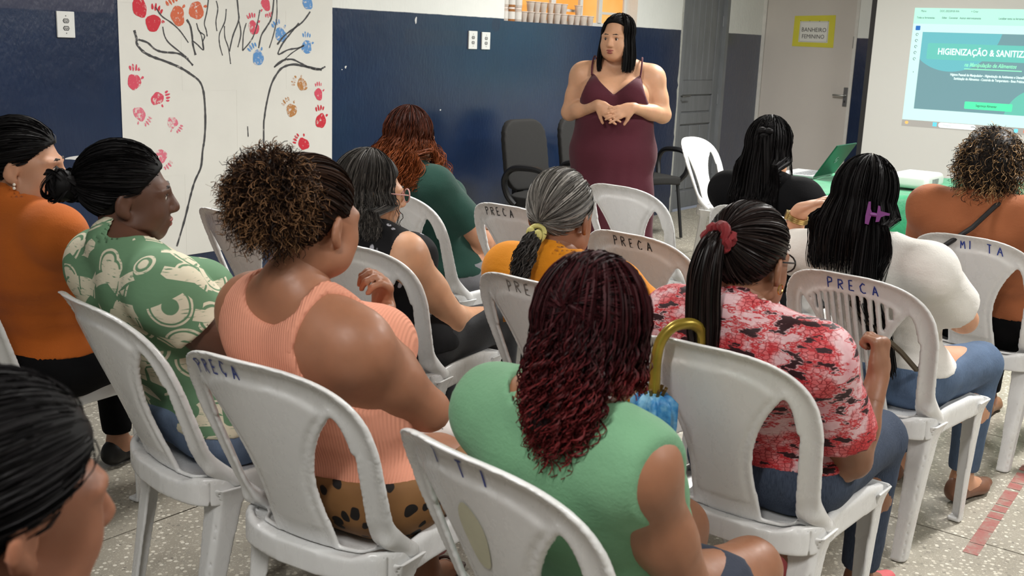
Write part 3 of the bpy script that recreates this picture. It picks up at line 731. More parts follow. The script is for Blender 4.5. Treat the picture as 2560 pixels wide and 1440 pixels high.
def slick(S, h, tie, n=700, m=10, lift=.0135, r=.0016, hl=(HLY, HLZ), drop=0.0, wav=.0, al=(0, .15)):
    """strands combed from the hairline over the scalp to the tie direction"""
    dirs = S.r.normal(size=(n*4, 3)); dirs /= np.linalg.norm(dirs, axis=1, keepdims=True)
    p = HAIR_C + dirs*HAIR_R; keep = p[:, 2] > np.interp(p[:, 1], *hl) - drop; dirs = dirs[keep][:n]
    td = np.array(tie, float); td /= np.linalg.norm(td)
    cosw = np.clip(dirs @ td, -.999, .999); w = np.arccos(cosw); t0 = np.zeros(len(dirs)); tt = np.linspace(0, .97, m)[None, :]
    a = np.sin((1 - tt)*w[:, None])/np.sin(w)[:, None]; b_ = np.sin(tt*w[:, None])/np.sin(w)[:, None]
    D = a[..., None]*dirs[:, None] + b_[..., None]*td; D /= np.linalg.norm(D, axis=2, keepdims=True)
    lf = lift + S.r.uniform(-.003, .0015, (len(dirs), 1, 1)) + .004*(tt[..., None])
    P = HAIR_C + D*(HAIR_R + lf)
    if wav: P = S.wave(P, wav, 14)
    P[:, 0] -= (dirs*.006)
    S.add(h.P(P), r, r*.8, al=al)
def bundle(S, ctrl, rad, n=400, m=16, r=.0016, r1=.0007, spread_end=1.0, wav=0, freq=10, helix=False, flat=None, endvar=.15, al=(.2, 1)):
    """ponytail: strands along a spline, ctrl world points, rad radii per ctrl"""
    C_ = np.array([q[:] for q in catmull(ctrl, 12)]); rc = np.interp(np.linspace(0, 1, len(C_)), np.linspace(0, 1, len(rad)), rad)
    ln = 1 - S.r.uniform(0, endvar, (n, 1)); tt = np.linspace(0, 1, m)[None]*ln*(len(C_) - 1); i0 = np.clip(tt.astype(int), 0, len(C_) - 2); fr = (tt - i0)[..., None]
    base = C_[i0]*(1 - fr) + C_[i0 + 1]*fr; rr = rc[i0]*(1 - fr[..., 0]) + rc[i0 + 1]*fr[..., 0]
    a = S.r.normal(size=(n, 3)); a /= np.linalg.norm(a, axis=1, keepdims=True); a *= (S.r.random((n, 1))**.45)
    off = a[:, None, :]*rr[..., None]
    if flat is not None: fx = np.array(flat[0], float); off = off - (off @ fx)[..., None]*fx*(1 - flat[1])
    P = base + off
    if wav: P = S.wave(P, wav, freq, 0, helix)
    S.add(P, r, r1, al=al)
def fall(S, h, n, m, az, pol0, length, out=.018, r=.0014, r1=.0007, wav=0, freq=8, helix=False, lift=.014, body=None, lenvar=.12, flare=0.0, part=0.0, wstart=.25, al=(0, 1), under=.03, drift=None):
    """loose hair: over the scalp from the parting, then hanging"""
    A = S.r.uniform(az[0], az[1], n); p0 = S.r.uniform(pol0[0], pol0[1], n); ln = length*(1 - S.r.uniform(0, lenvar, n)); lf = lift + S.r.uniform(-.010, .006, n)
    ms = max(4, int(m*.42)); tt = np.linspace(0, 1, ms)[None]; pe = 1.75
    pol = p0[:, None] + (pe - p0[:, None])*tt; D = sph(np.repeat(A[:, None], ms, 1), pol)
    P1 = HAIR_C + D*(HAIR_R + lf[:, None, None])
    P1[..., 0] += part*(1 - tt)
    W1 = h.P(P1); last = W1[:, -1]; dout = D[:, -1] @ h.M.T; dout[:, 2] = 0; dout /= (np.linalg.norm(dout, axis=1, keepdims=True) + 1e-6)
    mh = m - ms + 1; t2 = np.linspace(0, 1, mh)[None, 1:]
    W2 = last[:, None] + np.array((0, 0, -1.0))*(ln[:, None]*t2)[..., None] + dout[:, None]*((out*np.sin(t2*2.2) + flare*t2**2)*S.r.uniform(.3, 1.5, (n, 1)))[..., None]
    if drift is not None: W2 = W2 + np.array(drift)*(t2**1.3)[..., None]
    if body is not None: W2 = body(W2)
    P = np.concatenate([W1, W2], 1)
    if wav: P = S.wave(P, wav, freq, wstart, helix)
    S.add(P, r, r1, al=al)
def cloud(S, c, rad, n, m, length, amp, freq, r=.0012, r1=.0006, core=.35, sag=0.02, al=(0, 1), hemi=None):
    """frizzy ball of curls round c"""
    d = S.r.normal(size=(n*2, 3)); d /= np.linalg.norm(d, axis=1, keepdims=True)
    if hemi is not None: d = d[(d @ np.array(hemi[0])) > hemi[1]]
    d = d[:n]; n = len(d); rad = np.array(rad); tw = S.r.normal(size=(n, 3))*.9; tw -= d*(tw*d).sum(1, keepdims=True)
    tt = np.linspace(0, 1, m)[None, :, None]
    lnv = S.r.uniform(.75, 1.08, (n, 1, 1))
    P = np.array(c) + d[:, None]*rad*(core + (1 - core)*tt**.8*lnv) + tw[:, None]*rad.mean()*.55*tt**2*length + np.array((0, 0, -1.0))*sag*tt**2
    P = S.wave(P, amp, freq, .05, True); S.add(P, r, r1, al=al)

def person(pos, label, head, hrot, skinm, shirt=None, bulk=1.0, fat=1.0, shw=.165, shz=None, seatz=.445, arms=None, legs=None, vox=.008, pel=None, headscale=1.0, sh=None, armr=1.0, standing=False, bust=1.0):
    """builds the body; coordinates are in the frame of the seat (y forward). returns a dict used by clothing and hair"""
    e = tag(empty('person', (pos[0], pos[1], 0), -math.radians(pos[2])), label, 'person', 'people attending the talk')
    A = lambda *q: np.array(q, float)
    hd = HeadF(head, rotm(*hrot), headscale)
    pel = A(*(pel or (0, -.12, seatz + .10)))
    nb = A(head[0]*.92, head[1] - .035, head[2] - .125) if sh is None or 'neck' not in sh else A(*sh['neck'])
    SL, SR = (A(nb[0] - shw, nb[1] + .005, nb[2] - .045), A(nb[0] + shw, nb[1] + .005, nb[2] - .045)) if sh is None or 'L' not in sh else (A(*sh['L']), A(*sh['R']))
    lat = SR - SL; lat /= np.linalg.norm(lat); upv = nb - pel; upv /= np.linalg.norm(upv); fw_ = np.cross(upv, lat); fw_ /= np.linalg.norm(fw_); lat2 = np.cross(fw_, upv)
    Mt = np.stack([lat2, fw_, upv], 1); mid = lambda t: pel + (nb - pel)*t; Lt = np.linalg.norm(nb - pel)
    b = bulk; T = []
    te = lambda c, r, k=.05, M=Mt, tg='torso': T.append(Ell(c, r, M, tg, k))
    te(pel, (.165*b, .125*b, .12), .05, np.eye(3), 'pelvis')
    if not standing:
        for sx in (-1, 1): te(pel + A(sx*.085*b, -.01, -.02), (.095*b, .115*b, .085), .04, np.eye(3), 'pelvis')
    else:
        for sx in (-1, 1): te(pel + A(sx*.075*b, -.05, -.03), (.09*b, .09*b, .10), .04, np.eye(3), 'pelvis')
    te(mid(.36) + fw_*.02*b, (.145*b, .118*b, Lt*.30)); te(mid(.62), (.148*b, .112*b, Lt*.30)); te(mid(.85), (.135*b*min(1, shw/.15), .085, Lt*.16))
    for sx in (-1, 1): te(mid(.63) + fw_*.085*b*(.5 + .5*bust) + lat2*sx*.072*b, (.068*b, .062*b*bust, .065*b), .04); te(mid(.80) - fw_*.035*b + lat2*sx*.075*b, (.075*b, .06*b, .10), .05)
    T.append(Cone(SL, SR, .052, .052, None, 'torso', .04))
    for S_ in (SL, SR): T.append(Cone(nb + upv*.02, S_ + upv*.0, .050, .048, None, 'torso', .04)); T.append(Ell(S_ + A(0, 0, -.008), (.058*armr, .060*armr, .060*armr), Mt, 'delt', .05))
    NK = [Cone(nb - upv*.02, hd.p(0, -.018, -.055), .053, .049, None, 'neck', .03)]
    hp, hn = head_prims(hd, fat)
    AR = {}; LG = {}; HP = []; tips = {}
    for sd, S_ in (('L', SL), ('R', SR)):
        a = (arms or {}).get(sd) or {}
        sx = -1 if sd == 'L' else 1
        el = A(*a.get('el', (S_[0] + sx*.05, S_[1] + .10, S_[2] - .25))); wr = A(*a.get('wr', (S_[0]*.45, el[1] + .22, el[2] - .02)))
        ar = armr
        AR[sd] = (S_, el, wr, ar)
        HP += [Cone(S_, S_ + (el - S_)*.55, .053*ar, .049*ar, None, 'uarm' + sd, .04), Cone(S_ + (el - S_)*.5, el, .049*ar, .040*ar, None, 'uarm' + sd, .02),
               Cone(el, el + (wr - el)*.4, .040*ar, .037*ar, None, 'farm' + sd, .015), Cone(el + (wr - el)*.35, wr, .037*ar, .0255, None, 'farm' + sd, .015)]
        dd = a.get('dir', tuple(wr - el)); nn = a.get('palm', (0, 0, -1))
        q, tp = hand_prims(wr, dd, nn, a.get('thumb', 1 if sd == 'R' else -1)*(1), a.get('curl', (.3, .3, .35, .4)), a.get('spread', .1), a.get('tcurl', .3), tagn='hand' + sd); HP += q; tips[sd] = tp
    LGP = []
    for sd, sx in (('L', -1), ('R', 1)):
        l = (legs or {}).get(sd) or {}
        hip = pel + A(sx*.088*b, .02, -.015); kn = A(*l.get('kn', (sx*.13, .33, seatz + .055))); an = A(*l.get('an', (sx*.12, .34, .085)))
        fd = A(*l.get('fd', (sx*.12, 1, 0))); fd /= np.linalg.norm(fd); LG[sd] = (hip, kn, an, fd)
        LGP += [Cone(hip, kn, .088*b, .058*b**.5, None, 'thigh' + sd, .03), Cone(kn, kn + (an - kn)*.42, .056*b**.5, .052*b**.5, None, 'shin' + sd, .03), Cone(kn + (an - kn)*.4, an, .050*b**.5, .033, None, 'shin' + sd, .03),
                Ell(kn + (an - kn)*.3 - fd*.018, (.043*b**.5, .047*b**.5, .09), None, 'shin' + sd, .03)]
        heel = an + A(0, 0, -.045) - fd*.028; ball = A(an[0], an[1], an[2] - .058) + fd*.115
        LGP += [Cone(an + A(0, 0, -.01), heel, .033, .028, None, 'foot' + sd, .02), Cone(heel, ball, .028, .030, (A(0, 0, 1), .75), 'foot' + sd, .02), Cone(an + A(0, 0, -.01), ball + A(0, 0, .008), .030, .022, None, 'foot' + sd, .03), Cone(ball, ball + fd*.06, .030, .021, (A(0, 0, 1), .6), 'foot' + sd, .015)]
    allp = T + NK + hp + HP + LGP
    core = [q for q in hp[:2]]; arm_p = [q for q in HP if not q.tag.startswith('hand')]
    v, f = sdf_mesh(T + NK + [Ell(q.c, q.r*.9, q.M, 'head') for q in core] + arm_p + LGP, vox, .02, smooth=1)
    parts_ = [(v, f)]
    cutc = (nb + hd.p(0, -.018, -.055))/2; cd_ = hd.p(0, -.018, -.055) - nb; cd_ /= np.linalg.norm(cd_)
    parts_.append(sdf_mesh(NK + hp, .0054, .02, neg=hn, smooth=1, post=lambda F, a: np.maximum(a, -((F.x - cutc[0])*cd_[0] + (F.y - cutc[1])*cd_[1] + (F.z - cutc[2])*cd_[2]) - .01)))
    for sd in 'LR':
        S_, el, wr, ar = AR[sd]; hq = [q for q in HP if q.tag == 'hand' + sd]
        parts_.append(sdf_mesh(hq + [Cone(wr + (el - wr)*.30, wr, .0255 + (.037*ar - .0255)*.45,   .0255, None, '', .015)], .0056, .015, smooth=1))
    v = np.concatenate([q[0] for q in parts_]); o_ = np.cumsum([0] + [len(q[0]) for q in parts_[:-1]]); f = np.concatenate([q[1] + k for q, k in zip(parts_, o_)])
    body = tomesh('body', (v, f), skinm, e)
    return dict(e=e, T=T, NK=NK, HP=HP, LGP=LGP, AR=AR, LG=LG, hd=hd, nb=nb, pel=pel, SL=SL, SR=SR, lat=lat2, fw=fw_, up=upv, b=b, tips=tips, vox=vox, hp=hp, allp=allp)
def top(p, m, name='shirt', off=.011, sleeve=.6, hem=None, neck=(.075, .07, .05), neckoff=(0, .02, .03), cuts=(), vox=None, fold=.0035, fscale=5, seed=1, k=.05, flare=.0, armhole=.068, pelvis=True, delt=False):
    """shirt: inflated torso, cut at neck, hem and sleeves. sleeve 0 = sleeveless"""
    ps = [q for q in p['T'] if q.tag in ('torso',) or (q.tag == 'delt' and (sleeve > 0 or delt)) or (pelvis and q.tag == 'pelvis')]
    sl = []
    for sd in 'LR':
        S_, el, wr, ar = p['AR'][sd]
        if sleeve > 0:
            c = CutCone(S_ + (S_ - el)*.02, S_ + (el - S_)*sleeve, .055*ar + flare*.3, .051*ar + flare, None, 'sl', .03); sl.append(c)
    neg = [Ell(p['nb'] + p['lat']*neckoff[0] + p['fw']*neckoff[1] + p['up']*neckoff[2], neck, np.stack([p['lat'], p['fw'], p['up']], 1), '', .008)]
    if sleeve == 0 and armhole > 0:
        for sx, S_ in ((-1, p['SL']), (1, p['SR'])):
            neg.append(Cone(S_ + p['lat']*sx*.040 + p['up']*.06, S_ + p['lat']*sx*.026 - p['up']*.085, armhole*.72, armhole, None, '', .01))
    neg += list(cuts)
    hz = hem if hem is not None else p['pel'][2] - .005
    pel, up = p['pel'], p['up']
    def post(F, a):
        n = vnoise(F.x, F.y, F.z*1.5, fscale, seed) + .6*vnoise(F.x*.6, F.y*.6, F.z*2.6, fscale*1.7, seed + 5)
        low = np.clip((p['nb'][2] - .08 - F.z)/.2, .25, 1)
        a = a + fold*n*low
        if sleeve == 0 and armhole <= 0:
            for sx, S_ in ((-1, p['SL']), (1, p['SR'])):
                l_ = p['lat']*sx; dl = (F.x - S_[0])*l_[0] + (F.y - S_[1])*l_[1] + (F.z - S_[2])*l_[2]; hi = np.clip((F.z - (S_[2] - .22))/.12, 0, 1)
                a = np.where(hi > 0, np.maximum(a, dl + armhole - (1 - hi)*.03), a)
        return np.maximum(a, hz - F.z)
    v, f = sdf_mesh(ps + sl, vox or .0092, k, off, neg, post, 2, pad=.05)
    return tomesh(name, (v, f), m, p['e'])
def trousers(p, m, name='trousers', off=.006, to=.93, waist=None, vox=None, fold=.003, seed=2, wide=0.0):
    ps = [q for q in p['T'] if q.tag == 'pelvis'] + [Ell(p['pel'] + p['up']*.06, (.150*p['b'], .118*p['b'], .09), np.stack([p['lat'], p['fw'], p['up']], 1), '', .04)]
    for sd in 'LR':
        hip, kn, an, fd = p['LG'][sd]; b = p['b']**.5
        if to < 0: ps += [CutCone(hip, hip + (kn - hip)*(-to), .094*p['b'], .080*b + wide, None, '', .03)]
        else: ps += [Cone(hip, kn, .092*p['b'], .063*b + wide*.4, None, '', .03), CutCone(kn, kn + (an - kn)*to, .061*b + wide*.5, .044 + wide, None, '', .03)]
    wz = waist if waist is not None else p['pel'][2] + .035
    def post(F, a):
        n = vnoise(F.x, F.y, F.z, 7, seed); return np.maximum(a + fold*n, F.z - wz)
    v, f = sdf_mesh(ps, vox or .0140, .03, off, (), post, 1, pad=.04); return tomesh(name, (v, f), m, p['e'])
def shoes(p, m, style='flat', sole=None, name='shoe', only='LR'):
    for sd in only:
        hip, kn, an, fd = p['LG'][sd]; A = lambda *q: np.array(q, float)
        heel = an + A(0, 0, -.045) - fd*.028; ball = A(an[0], an[1], an[2] - .058) + fd*.115; toe = ball + fd*.065
        g = .004
        if style == 'flat':
            ps = [Cone(heel, ball, .036, .038, (A(0, 0, 1), .8), '', .02), Cone(ball, toe, .038, .026, (A(0, 0, 1), .7), '', .02), Cone(heel + A(0, 0, .02), heel, .034, .034, None, '', .02)]
            opn = Cone(an + A(0, 0, .03) + fd*.02, an + A(0, 0, .005) + fd*.075, .030, .024, None, '', .01)
            v, f = sdf_mesh(ps, .009, .02, 0, [opn], lambda F, a: np.maximum(a, .006 - F.z), 1)
            o = tomesh(name, (v, f), m, p['e'])
        else:   # sandal: sole with straps
            ps = [Cone(heel, ball, .036, .040, None, '', .02), Cone(ball, toe + fd*.008, .040, .030, None, '', .02)]
            v, f = sdf_mesh(ps, .008, .02, 0, (), lambda F, a: np.maximum(a, np.maximum(.004 - F.z, F.z - (heel[2] - .022))), 1); o = tomesh(name, (v, f), m, p['e'])
            lt = np.cross(fd, A(0, 0, 1))
            for c, w_, hgt in ((ball + fd*.01, .037, .030), (an - fd*.005 + A(0, 0, -.015), .036, .0)):
                arc = [c + lt*w_*math.cos(t)*1.02 + A(0, 0, (hgt + .008)*math.sin(t)) + (fd*.05*math.sin(t) if hgt == 0 else 0) for t in np.linspace(0, math.pi, 11)]; q = MB(); q.tube(arc, .0045, 6); q.build('strap', m, o, True)
            pass
def eyes(p, iris=(60, 35, 20), brow=(40, 26, 20), lip=(150, 80, 72)):
    h = p['hd']; W_ = mat('eye white', srgb(212, 204, 196), .25); I = mat('iris brown', srgb(*iris), .15)
    for sx in (-1, 1):
        b = MB(); prof = [(.0118*math.sin(t), .0118*math.cos(t)) for t in np.linspace(.05, math.pi - .05, 10)]; b.lathe(prof, 12)
        b.v = [tuple(h.p(sx*.031, .0768, .002) + h.M @ np.array((x, z, y))*h.s) for x, y, z in b.v]; eo = b.build('eye', W_, p['e'], True)
        b = MB(); b.lathe([(.0001, .0122), (.003, .0120), (.0056, .0108)], 14); b.v = [tuple(h.p(sx*.031, .0771, .001) + h.M @ np.array((x, z, y))*h.s) for x, y, z in b.v]; b.build('iris', I, eo, True)
        ps = [Cone(h.p(sx*.014, .0930, .0262), h.p(sx*.031, .0900, .0278), .0030, .0034, None, '', .005), Cone(h.p(sx*.031, .0900, .0278), h.p(sx*.049, .0815, .0215), .0034, .0016, None, '', .005)]
        tomesh('eyebrow', sdf_mesh(ps, .0020, .005, smooth=1), mat('brow hair', srgb(*brow), .6), p['e'])
        ps = [Cone(h.p(sx*.018, .0868, .003), h.p(sx*.031, .0885, .0082), .0013, .0020, None, '', .004), Cone(h.p(sx*.031, .0885, .0082), h.p(sx*.045, .0820, .003), .0020, .0014, None, '', .004)]
        tomesh('eyelid', sdf_mesh(ps, .002, .004, smooth=1), mat('lash line', srgb(58, 38, 30), .5), p['e'])
    ps = [Ell(h.p(0, .0925, -.0580), (.0225*h.s, .0108*h.s, .0066*h.s), h.M), Ell(h.p(0, .0905, -.0690), (.0195*h.s, .0110*h.s, .0080*h.s), h.M)]
    tomesh('lips', sdf_mesh(ps, .0022, .003, .0005, [Cone(h.p(-.02, .105, -.0635), h.p(.02, .105, -.0635), .0022, None, None, '', .003)], smooth=1), mat('lips', srgb(*lip), .4), p['e'])
def glasses(p, col, r=.025, name='glasses', label=None):
    h = p['hd']; m = mat('glasses frame ' + str(col), srgb(*col), .3); root = None; b = MB()
    for sx in (-1, 1):
        b.tube([h.p(sx*.033 + r*1.1*math.cos(t), .108 - .10*(r*math.cos(t)*sx*.25 + .004), .002 + r*.85*math.sin(t)) for t in np.linspace(0, 2*math.pi, 17)], .0022, 6, False)
        b.tube([h.p(sx*.060, .102, .006), h.p(sx*.076, .06, .008), h.p(sx*.082, -.01, .010), h.p(sx*.080, -.025, -.008)], .0022, 6)
    b.tube([h.p(-.008, .110, .004), h.p(.008, .110, .004)], .002, 6)
    o = b.build(name, m, p['e'], True)
    gm = NT('lens glass'); gm.set('Transmission Weight', 1.0); gm.set('Roughness', .02); gm.set('IOR', 1.05); gm.set('Base Color', (1, 1, 1, 1))
    for sx in (-1, 1):
        q = MB(); vs_ = [tuple(h.p(sx*.033 + r*1.05*math.cos(t), .107, .002 + r*.82*math.sin(t))) for t in np.linspace(0, 2*math.pi, 17)[:-1]]; q.add(vs_, [tuple(range(16))]); q.build('lens', gm.m, o)
    return o
def nails(p, sd, m):
    pass
# ------------------------------------------------------------------ printed fabrics
def print_green():
    t = NT('green and cream brush print'); c = t.coord('Object', rot=(.3, .2, .5)); vd = t.voro(c, 11, 'F1', 'Distance', .9); vc = t.sep(t.voro(c, 11, 'F1', 'Color', .9)); vp = t.n.new('ShaderNodeTexVoronoi'); vp.inputs['Scale'].default_value = 11; vp.inputs['Randomness'].default_value = .9; t.put(c, vp.inputs['Vector'])
    dv = t.n.new('ShaderNodeVectorMath'); dv.operation = 'SUBTRACT'; t.put(c, dv.inputs[0]); t.put(vp.outputs['Position'], dv.inputs[1]); d = t.sep(dv.outputs[0])
    br = t.noise(t.coord('Object', scale=(1, 1, 1)), 30, 3); dist = t.math('ADD', vd, t.math('MULTIPLY', t.math('SUBTRACT', br, .5), .05))
    ring = t.math('MULTIPLY', t.step(dist, .20, .22), t.step(dist, .46, .44)); ring2 = t.math('MULTIPLY', t.step(dist, .50, .51), t.step(dist, .57, .56))
    side = t.math('GREATER_THAN', t.math('ADD', t.math('MULTIPLY', d[0], t.math('SUBTRACT', vc[0], .5)), t.math('ADD', t.math('MULTIPLY', d[2], t.math('SUBTRACT', vc[1], .5)), t.math('MULTIPLY', d[1], .15))), -.004)
    bar = t.math('MULTIPLY', t.math('LESS_THAN', t.math('ABSOLUTE', t.math('ADD', d[2], t.math('MULTIPLY', d[0], t.math('SUBTRACT', vc[2], .5)))), .014), t.math('GREATER_THAN', vc[1], .35))
    f = t.math('MINIMUM', 1, t.math('ADD', t.math('MULTIPLY', t.math('MAXIMUM', ring, ring2), side), bar))
    dry = t.step(t.noise(t.coord('Object', scale=(1, 1, 8)), 30, 3), .30, .42); f = t.math('MULTIPLY', f, dry)
    t.set('Base Color', t.mix(f, srgb(104, 140, 108), srgb(222, 214, 190))); t.set('Roughness', .8); t.set('Specular IOR Level', .25)
    t.bump(t.noise(t.coord('Object', scale=(1, 1, 2)), 10, 3), .25, .015); return t.m
def print_leopard():
    t = NT('brown leopard print'); c = t.coord(); n = t.n.new('ShaderNodeTexNoise'); t.put(c, n.inputs['Vector']); n.inputs['Scale'].default_value = 14
    vm = t.n.new('ShaderNodeMix'); vm.data_type = 'VECTOR'; vm.inputs[0].default_value = .035; t.put(c, vm.inputs[4]); t.put(n.outputs['Color'], vm.inputs[5])
    d = t.voro(vm.outputs[1], 29, 'F1', 'Distance', .95); k = t.sep(t.voro(vm.outputs[1], 29, 'F1', 'Color', .95))
    blob = t.step(d, .40, .36); hole = t.math('MULTIPLY', t.step(d, .17, .15), t.math('GREATER_THAN', k[0], .55)); keep = t.math('GREATER_THAN', k[1], .25)
    f = t.math('MULTIPLY', t.math('SUBTRACT', blob, t.math('MULTIPLY', hole, blob)), keep)
    t.set('Base Color', t.mix(f, srgb(124, 88, 52), srgb(22, 18, 16))); t.set('Roughness', .7); t.set('Specular IOR Level', .3); t.bump(t.noise(c, 9, 3), .3, .015); return t.m
def print_snake():
    t = NT('red and pink snake print'); c = t.coord(); n1 = t.noise(c, 9, 4, .6); n2 = t.noise(t.coord('Object', scale=(1, 1, 3.2), rot=(0, .5, .6)), 16, 4, .55)
    e = t.voro(t.coord('Object', scale=(1, 1, 1.5)), 75, 'DISTANCE_TO_EDGE', 'Distance', .6)
    base = t.ramp(n1, [(.38, srgb(196, 62, 66)), (.47, srgb(214, 108, 112)), (.55, srgb(222, 186, 190)), (.7, srgb(206, 150, 156))])
    base = t.mix(t.math('MULTIPLY', t.step(e, .10, .03), t.step(n1, .60, .45)), base, srgb(140, 30, 38))
    base = t.mix(t.step(n2, .565, .60), base, srgb(46, 16, 22)); base = t.mix(t.math('MULTIPLY', t.step(n2, .50, .53), t.step(n2, .57, .54)), base, srgb(186, 40, 48))
    t.set('Base Color', base); t.set('Roughness', .6); t.set('Specular IOR Level', .35); t.bump(t.noise(c, 9, 3), .25, .015); return t.m
def print_speck():
    t = NT('black fabric with pale flecks'); c = t.coord('Object', scale=(1, 1, .55), rot=(.2, .5, .3)); d = t.voro(c, 26, 'F1', 'Distance', 1); k = t.sep(t.voro(c, 26, 'F1', 'Color', 1))
    f = t.math('MULTIPLY', t.step(d, .24, .15), t.math('GREATER_THAN', k[0], .25)); f = t.math('MULTIPLY', f, t.step(t.noise(c, 120, 2), .35, .5))
    t.set('Base Color', t.mix(f, srgb(17, 17, 20), srgb(176, 176, 184))); t.set('Roughness', .8); t.set('Specular IOR Level', .25); t.bump(t.noise(c, 9, 3), .3, .015); return t.m
def rib_knit(name, col):
    t = NT(name); c = t.coord(); x = t.sep(c); w = t.math('SINE', t.math('MULTIPLY', t.math('ADD', x[0], t.math('MULTIPLY', x[1], .35)), 2*math.pi/.0064)); n = t.noise(c, 4, 3)
    lo = tuple(q*.86 for q in col[:3]) + (1,)
    t.set('Base Color', t.mix(t.math('MULTIPLY', t.math('SUBTRACT', .5, t.math('MULTIPLY', w, .5)), .4), col, lo)); t.set('Roughness', .85); t.set('Specular IOR Level', .2)
    t.bump(t.math('ADD', w, t.math('MULTIPLY', t.noise(t.coord('Object', scale=(1, 1, 3)), 8, 3), 3)), .28, .005); return t.m
M_black = cloth('black cloth', srgb(13, 13, 15)); M_black.node_tree.nodes['Principled BSDF'].inputs['Sheen Weight'].default_value = 0; M_black.node_tree.nodes['Principled BSDF'].inputs['Specular IOR Level'].default_value = .12; M_dpants = cloth('charcoal denim', srgb(38, 39, 42), .85, .25, 300)
M_jeans = denim('light blue denim', srgb(98, 116, 142)); M_jeans2 = denim('blue denim', srgb(66, 86, 112)); M_jeans3 = denim('dark blue denim', srgb(30, 40, 58))
def back_push(p, xw=.2, gap=.012):
    nb, pel, b = p['nb'], p['pel'], p['b']
    def fn(W):
        t = np.clip((nb[2] - W[..., 2])/max(.05, nb[2] - pel[2]), -.3, 1); cy = nb[1] + (pel[1] - nb[1])*t; dep = np.interp(t, [-.3, 0, .12, .3, .7, 1], [.02, .075, .118*b, .135*b, .135*b, .14*b]) + gap
        fall_ = np.clip(1.25 - np.abs(W[..., 0] - nb[0])/xw, 0, 1)**.5
        lim = cy - dep*fall_
        back = W[..., 1] < nb[1] + .035
        W = W.copy(); W[..., 1] = np.where(back & (W[..., 2] < nb[2] + .09), np.minimum(W[..., 1], lim), W[..., 1]); return W
    return fn
HB = dict(black=hairmat('black', srgb(11, 10, 11), srgb(25, 23, 24)))

# ---- P1 orange shirt, far left
p = person((-1.42, 3.25, 30), 'seated woman in an orange shirt at the far left edge, in profile', (.17, -.17, 1.11), (52, 4, 0), skin('p1', 186, 138, 110), bulk=1.16, fat=1.12, shw=.17, vox=.0122, pel=(.08, -.08, .545),
           arms=dict(R=dict(el=(.315, .02, .70), wr=(.20, .22, .62)), L=dict(el=(-.10, .0, .70), wr=(.02, .24, .62))))
top(p, cloth('orange cotton', srgb(178, 92, 30), fold=.6), sleeve=.62, hem=.565, neck=(.085, .075, .05), seed=11, fold=.004); trousers(p, M_black)
shoes(p, mat('black shoe', srgb(24, 22, 22), .5)); eyes(p)
S = Strands(11); S.addmesh(*hair_cap(p['hd'], .010)); slick(S, p['hd'], (0, -.95, -.25), 1200, 12, r=.0012)
bundle(S, [p['hd'].p(0, -.105, .0), p['hd'].p(0, -.135, -.03), p['hd'].p(.0, -.13, -.10), p['hd'].p(0, -.115, -.17)], [.018, .035, .038, .02], 250, 12)
S.build(HB['black'], p['e'])
q = MB()
for k in range(2):
    c = p['hd'].p(.0845, -.004 - .0*k, -.043 - .010*k); q.lathe([(.0001, .0045), (.0032, .0032), (.0045, 0), (.0032, -.0032), (.0001, -.0045)], 10, c)
q.build('pearl_earring', mat('pearl', srgb(228, 220, 206), .2), p['e'], True)

# ---- P2 green and cream print, bun
p = person((-.659, 2.738, 46.8), 'seated woman with a black bun in the green and cream print shirt', (-.135, -.265, 1.095), (24, 2, 3), skin('p2', 92, 62, 48), bulk=1.14, fat=1.12, shw=.185, vox=.0122, pel=(-.04, -.10, .545), armr=1.26,
           sh=dict(neck=(-.11, -.30, .965), L=(-.245, -.29, .905), R=(.115, -.29, .902)), arms=dict(R=dict(el=(.185, -.13, .725), wr=(.06, .10, .64)), L=dict(el=(-.36, -.02, .70), wr=(-.15, .2, .62))))
top(p, print_green(), sleeve=.42, hem=.53, neck=(.088, .08, .05), seed=12, flare=.012, fold=.005); trousers(p, M_jeans); shoes(p, mat('pink canvas', srgb(196, 130, 132), .7)); eyes(p, brow=(24, 16, 14), lip=(96, 58, 52))
S = Strands(12); h = p['hd']; S.addmesh(*hair_cap(h, .012)); slick(S, h, (0, -1, -.05), 1600, 11, r=.0010, wav=.0015)
bc = h.p(0, -.150, .018)
for k in range(46):   # wound bun
    r = random.Random(k); ax = np.array((r.gauss(0, 1)*.5, 1.0, r.gauss(0, 1)*.5)); ax /= np.linalg.norm(ax); a = np.cross(ax, (0, 0, 1)); a /= np.linalg.norm(a); b_ = np.cross(ax, a); rr_ = r.uniform(.018, .040); cc = bc + h.M @ (np.array((0, r.uniform(-.022, .026), r.uniform(-.008, .008))))
    th = np.linspace(r.uniform(0, 6), r.uniform(7, 11), 20); P = cc + h.M @ np.zeros(3) + (np.cos(th)[:, None]*a + np.sin(th)[:, None]*b_*.9)@h.M.T*rr_; S.add(P[None].repeat(5, 0) + S.r.normal(size=(5, 1, 3))*.0025, .0028, .002)
S.addmesh(*sdf_mesh([Ell(bc, (.038, .033, .036), h.M), Cone(h.p(0, -.10, .015), bc, .028, .03)], .006, .02)); S.build(HB['black'], p['e'])

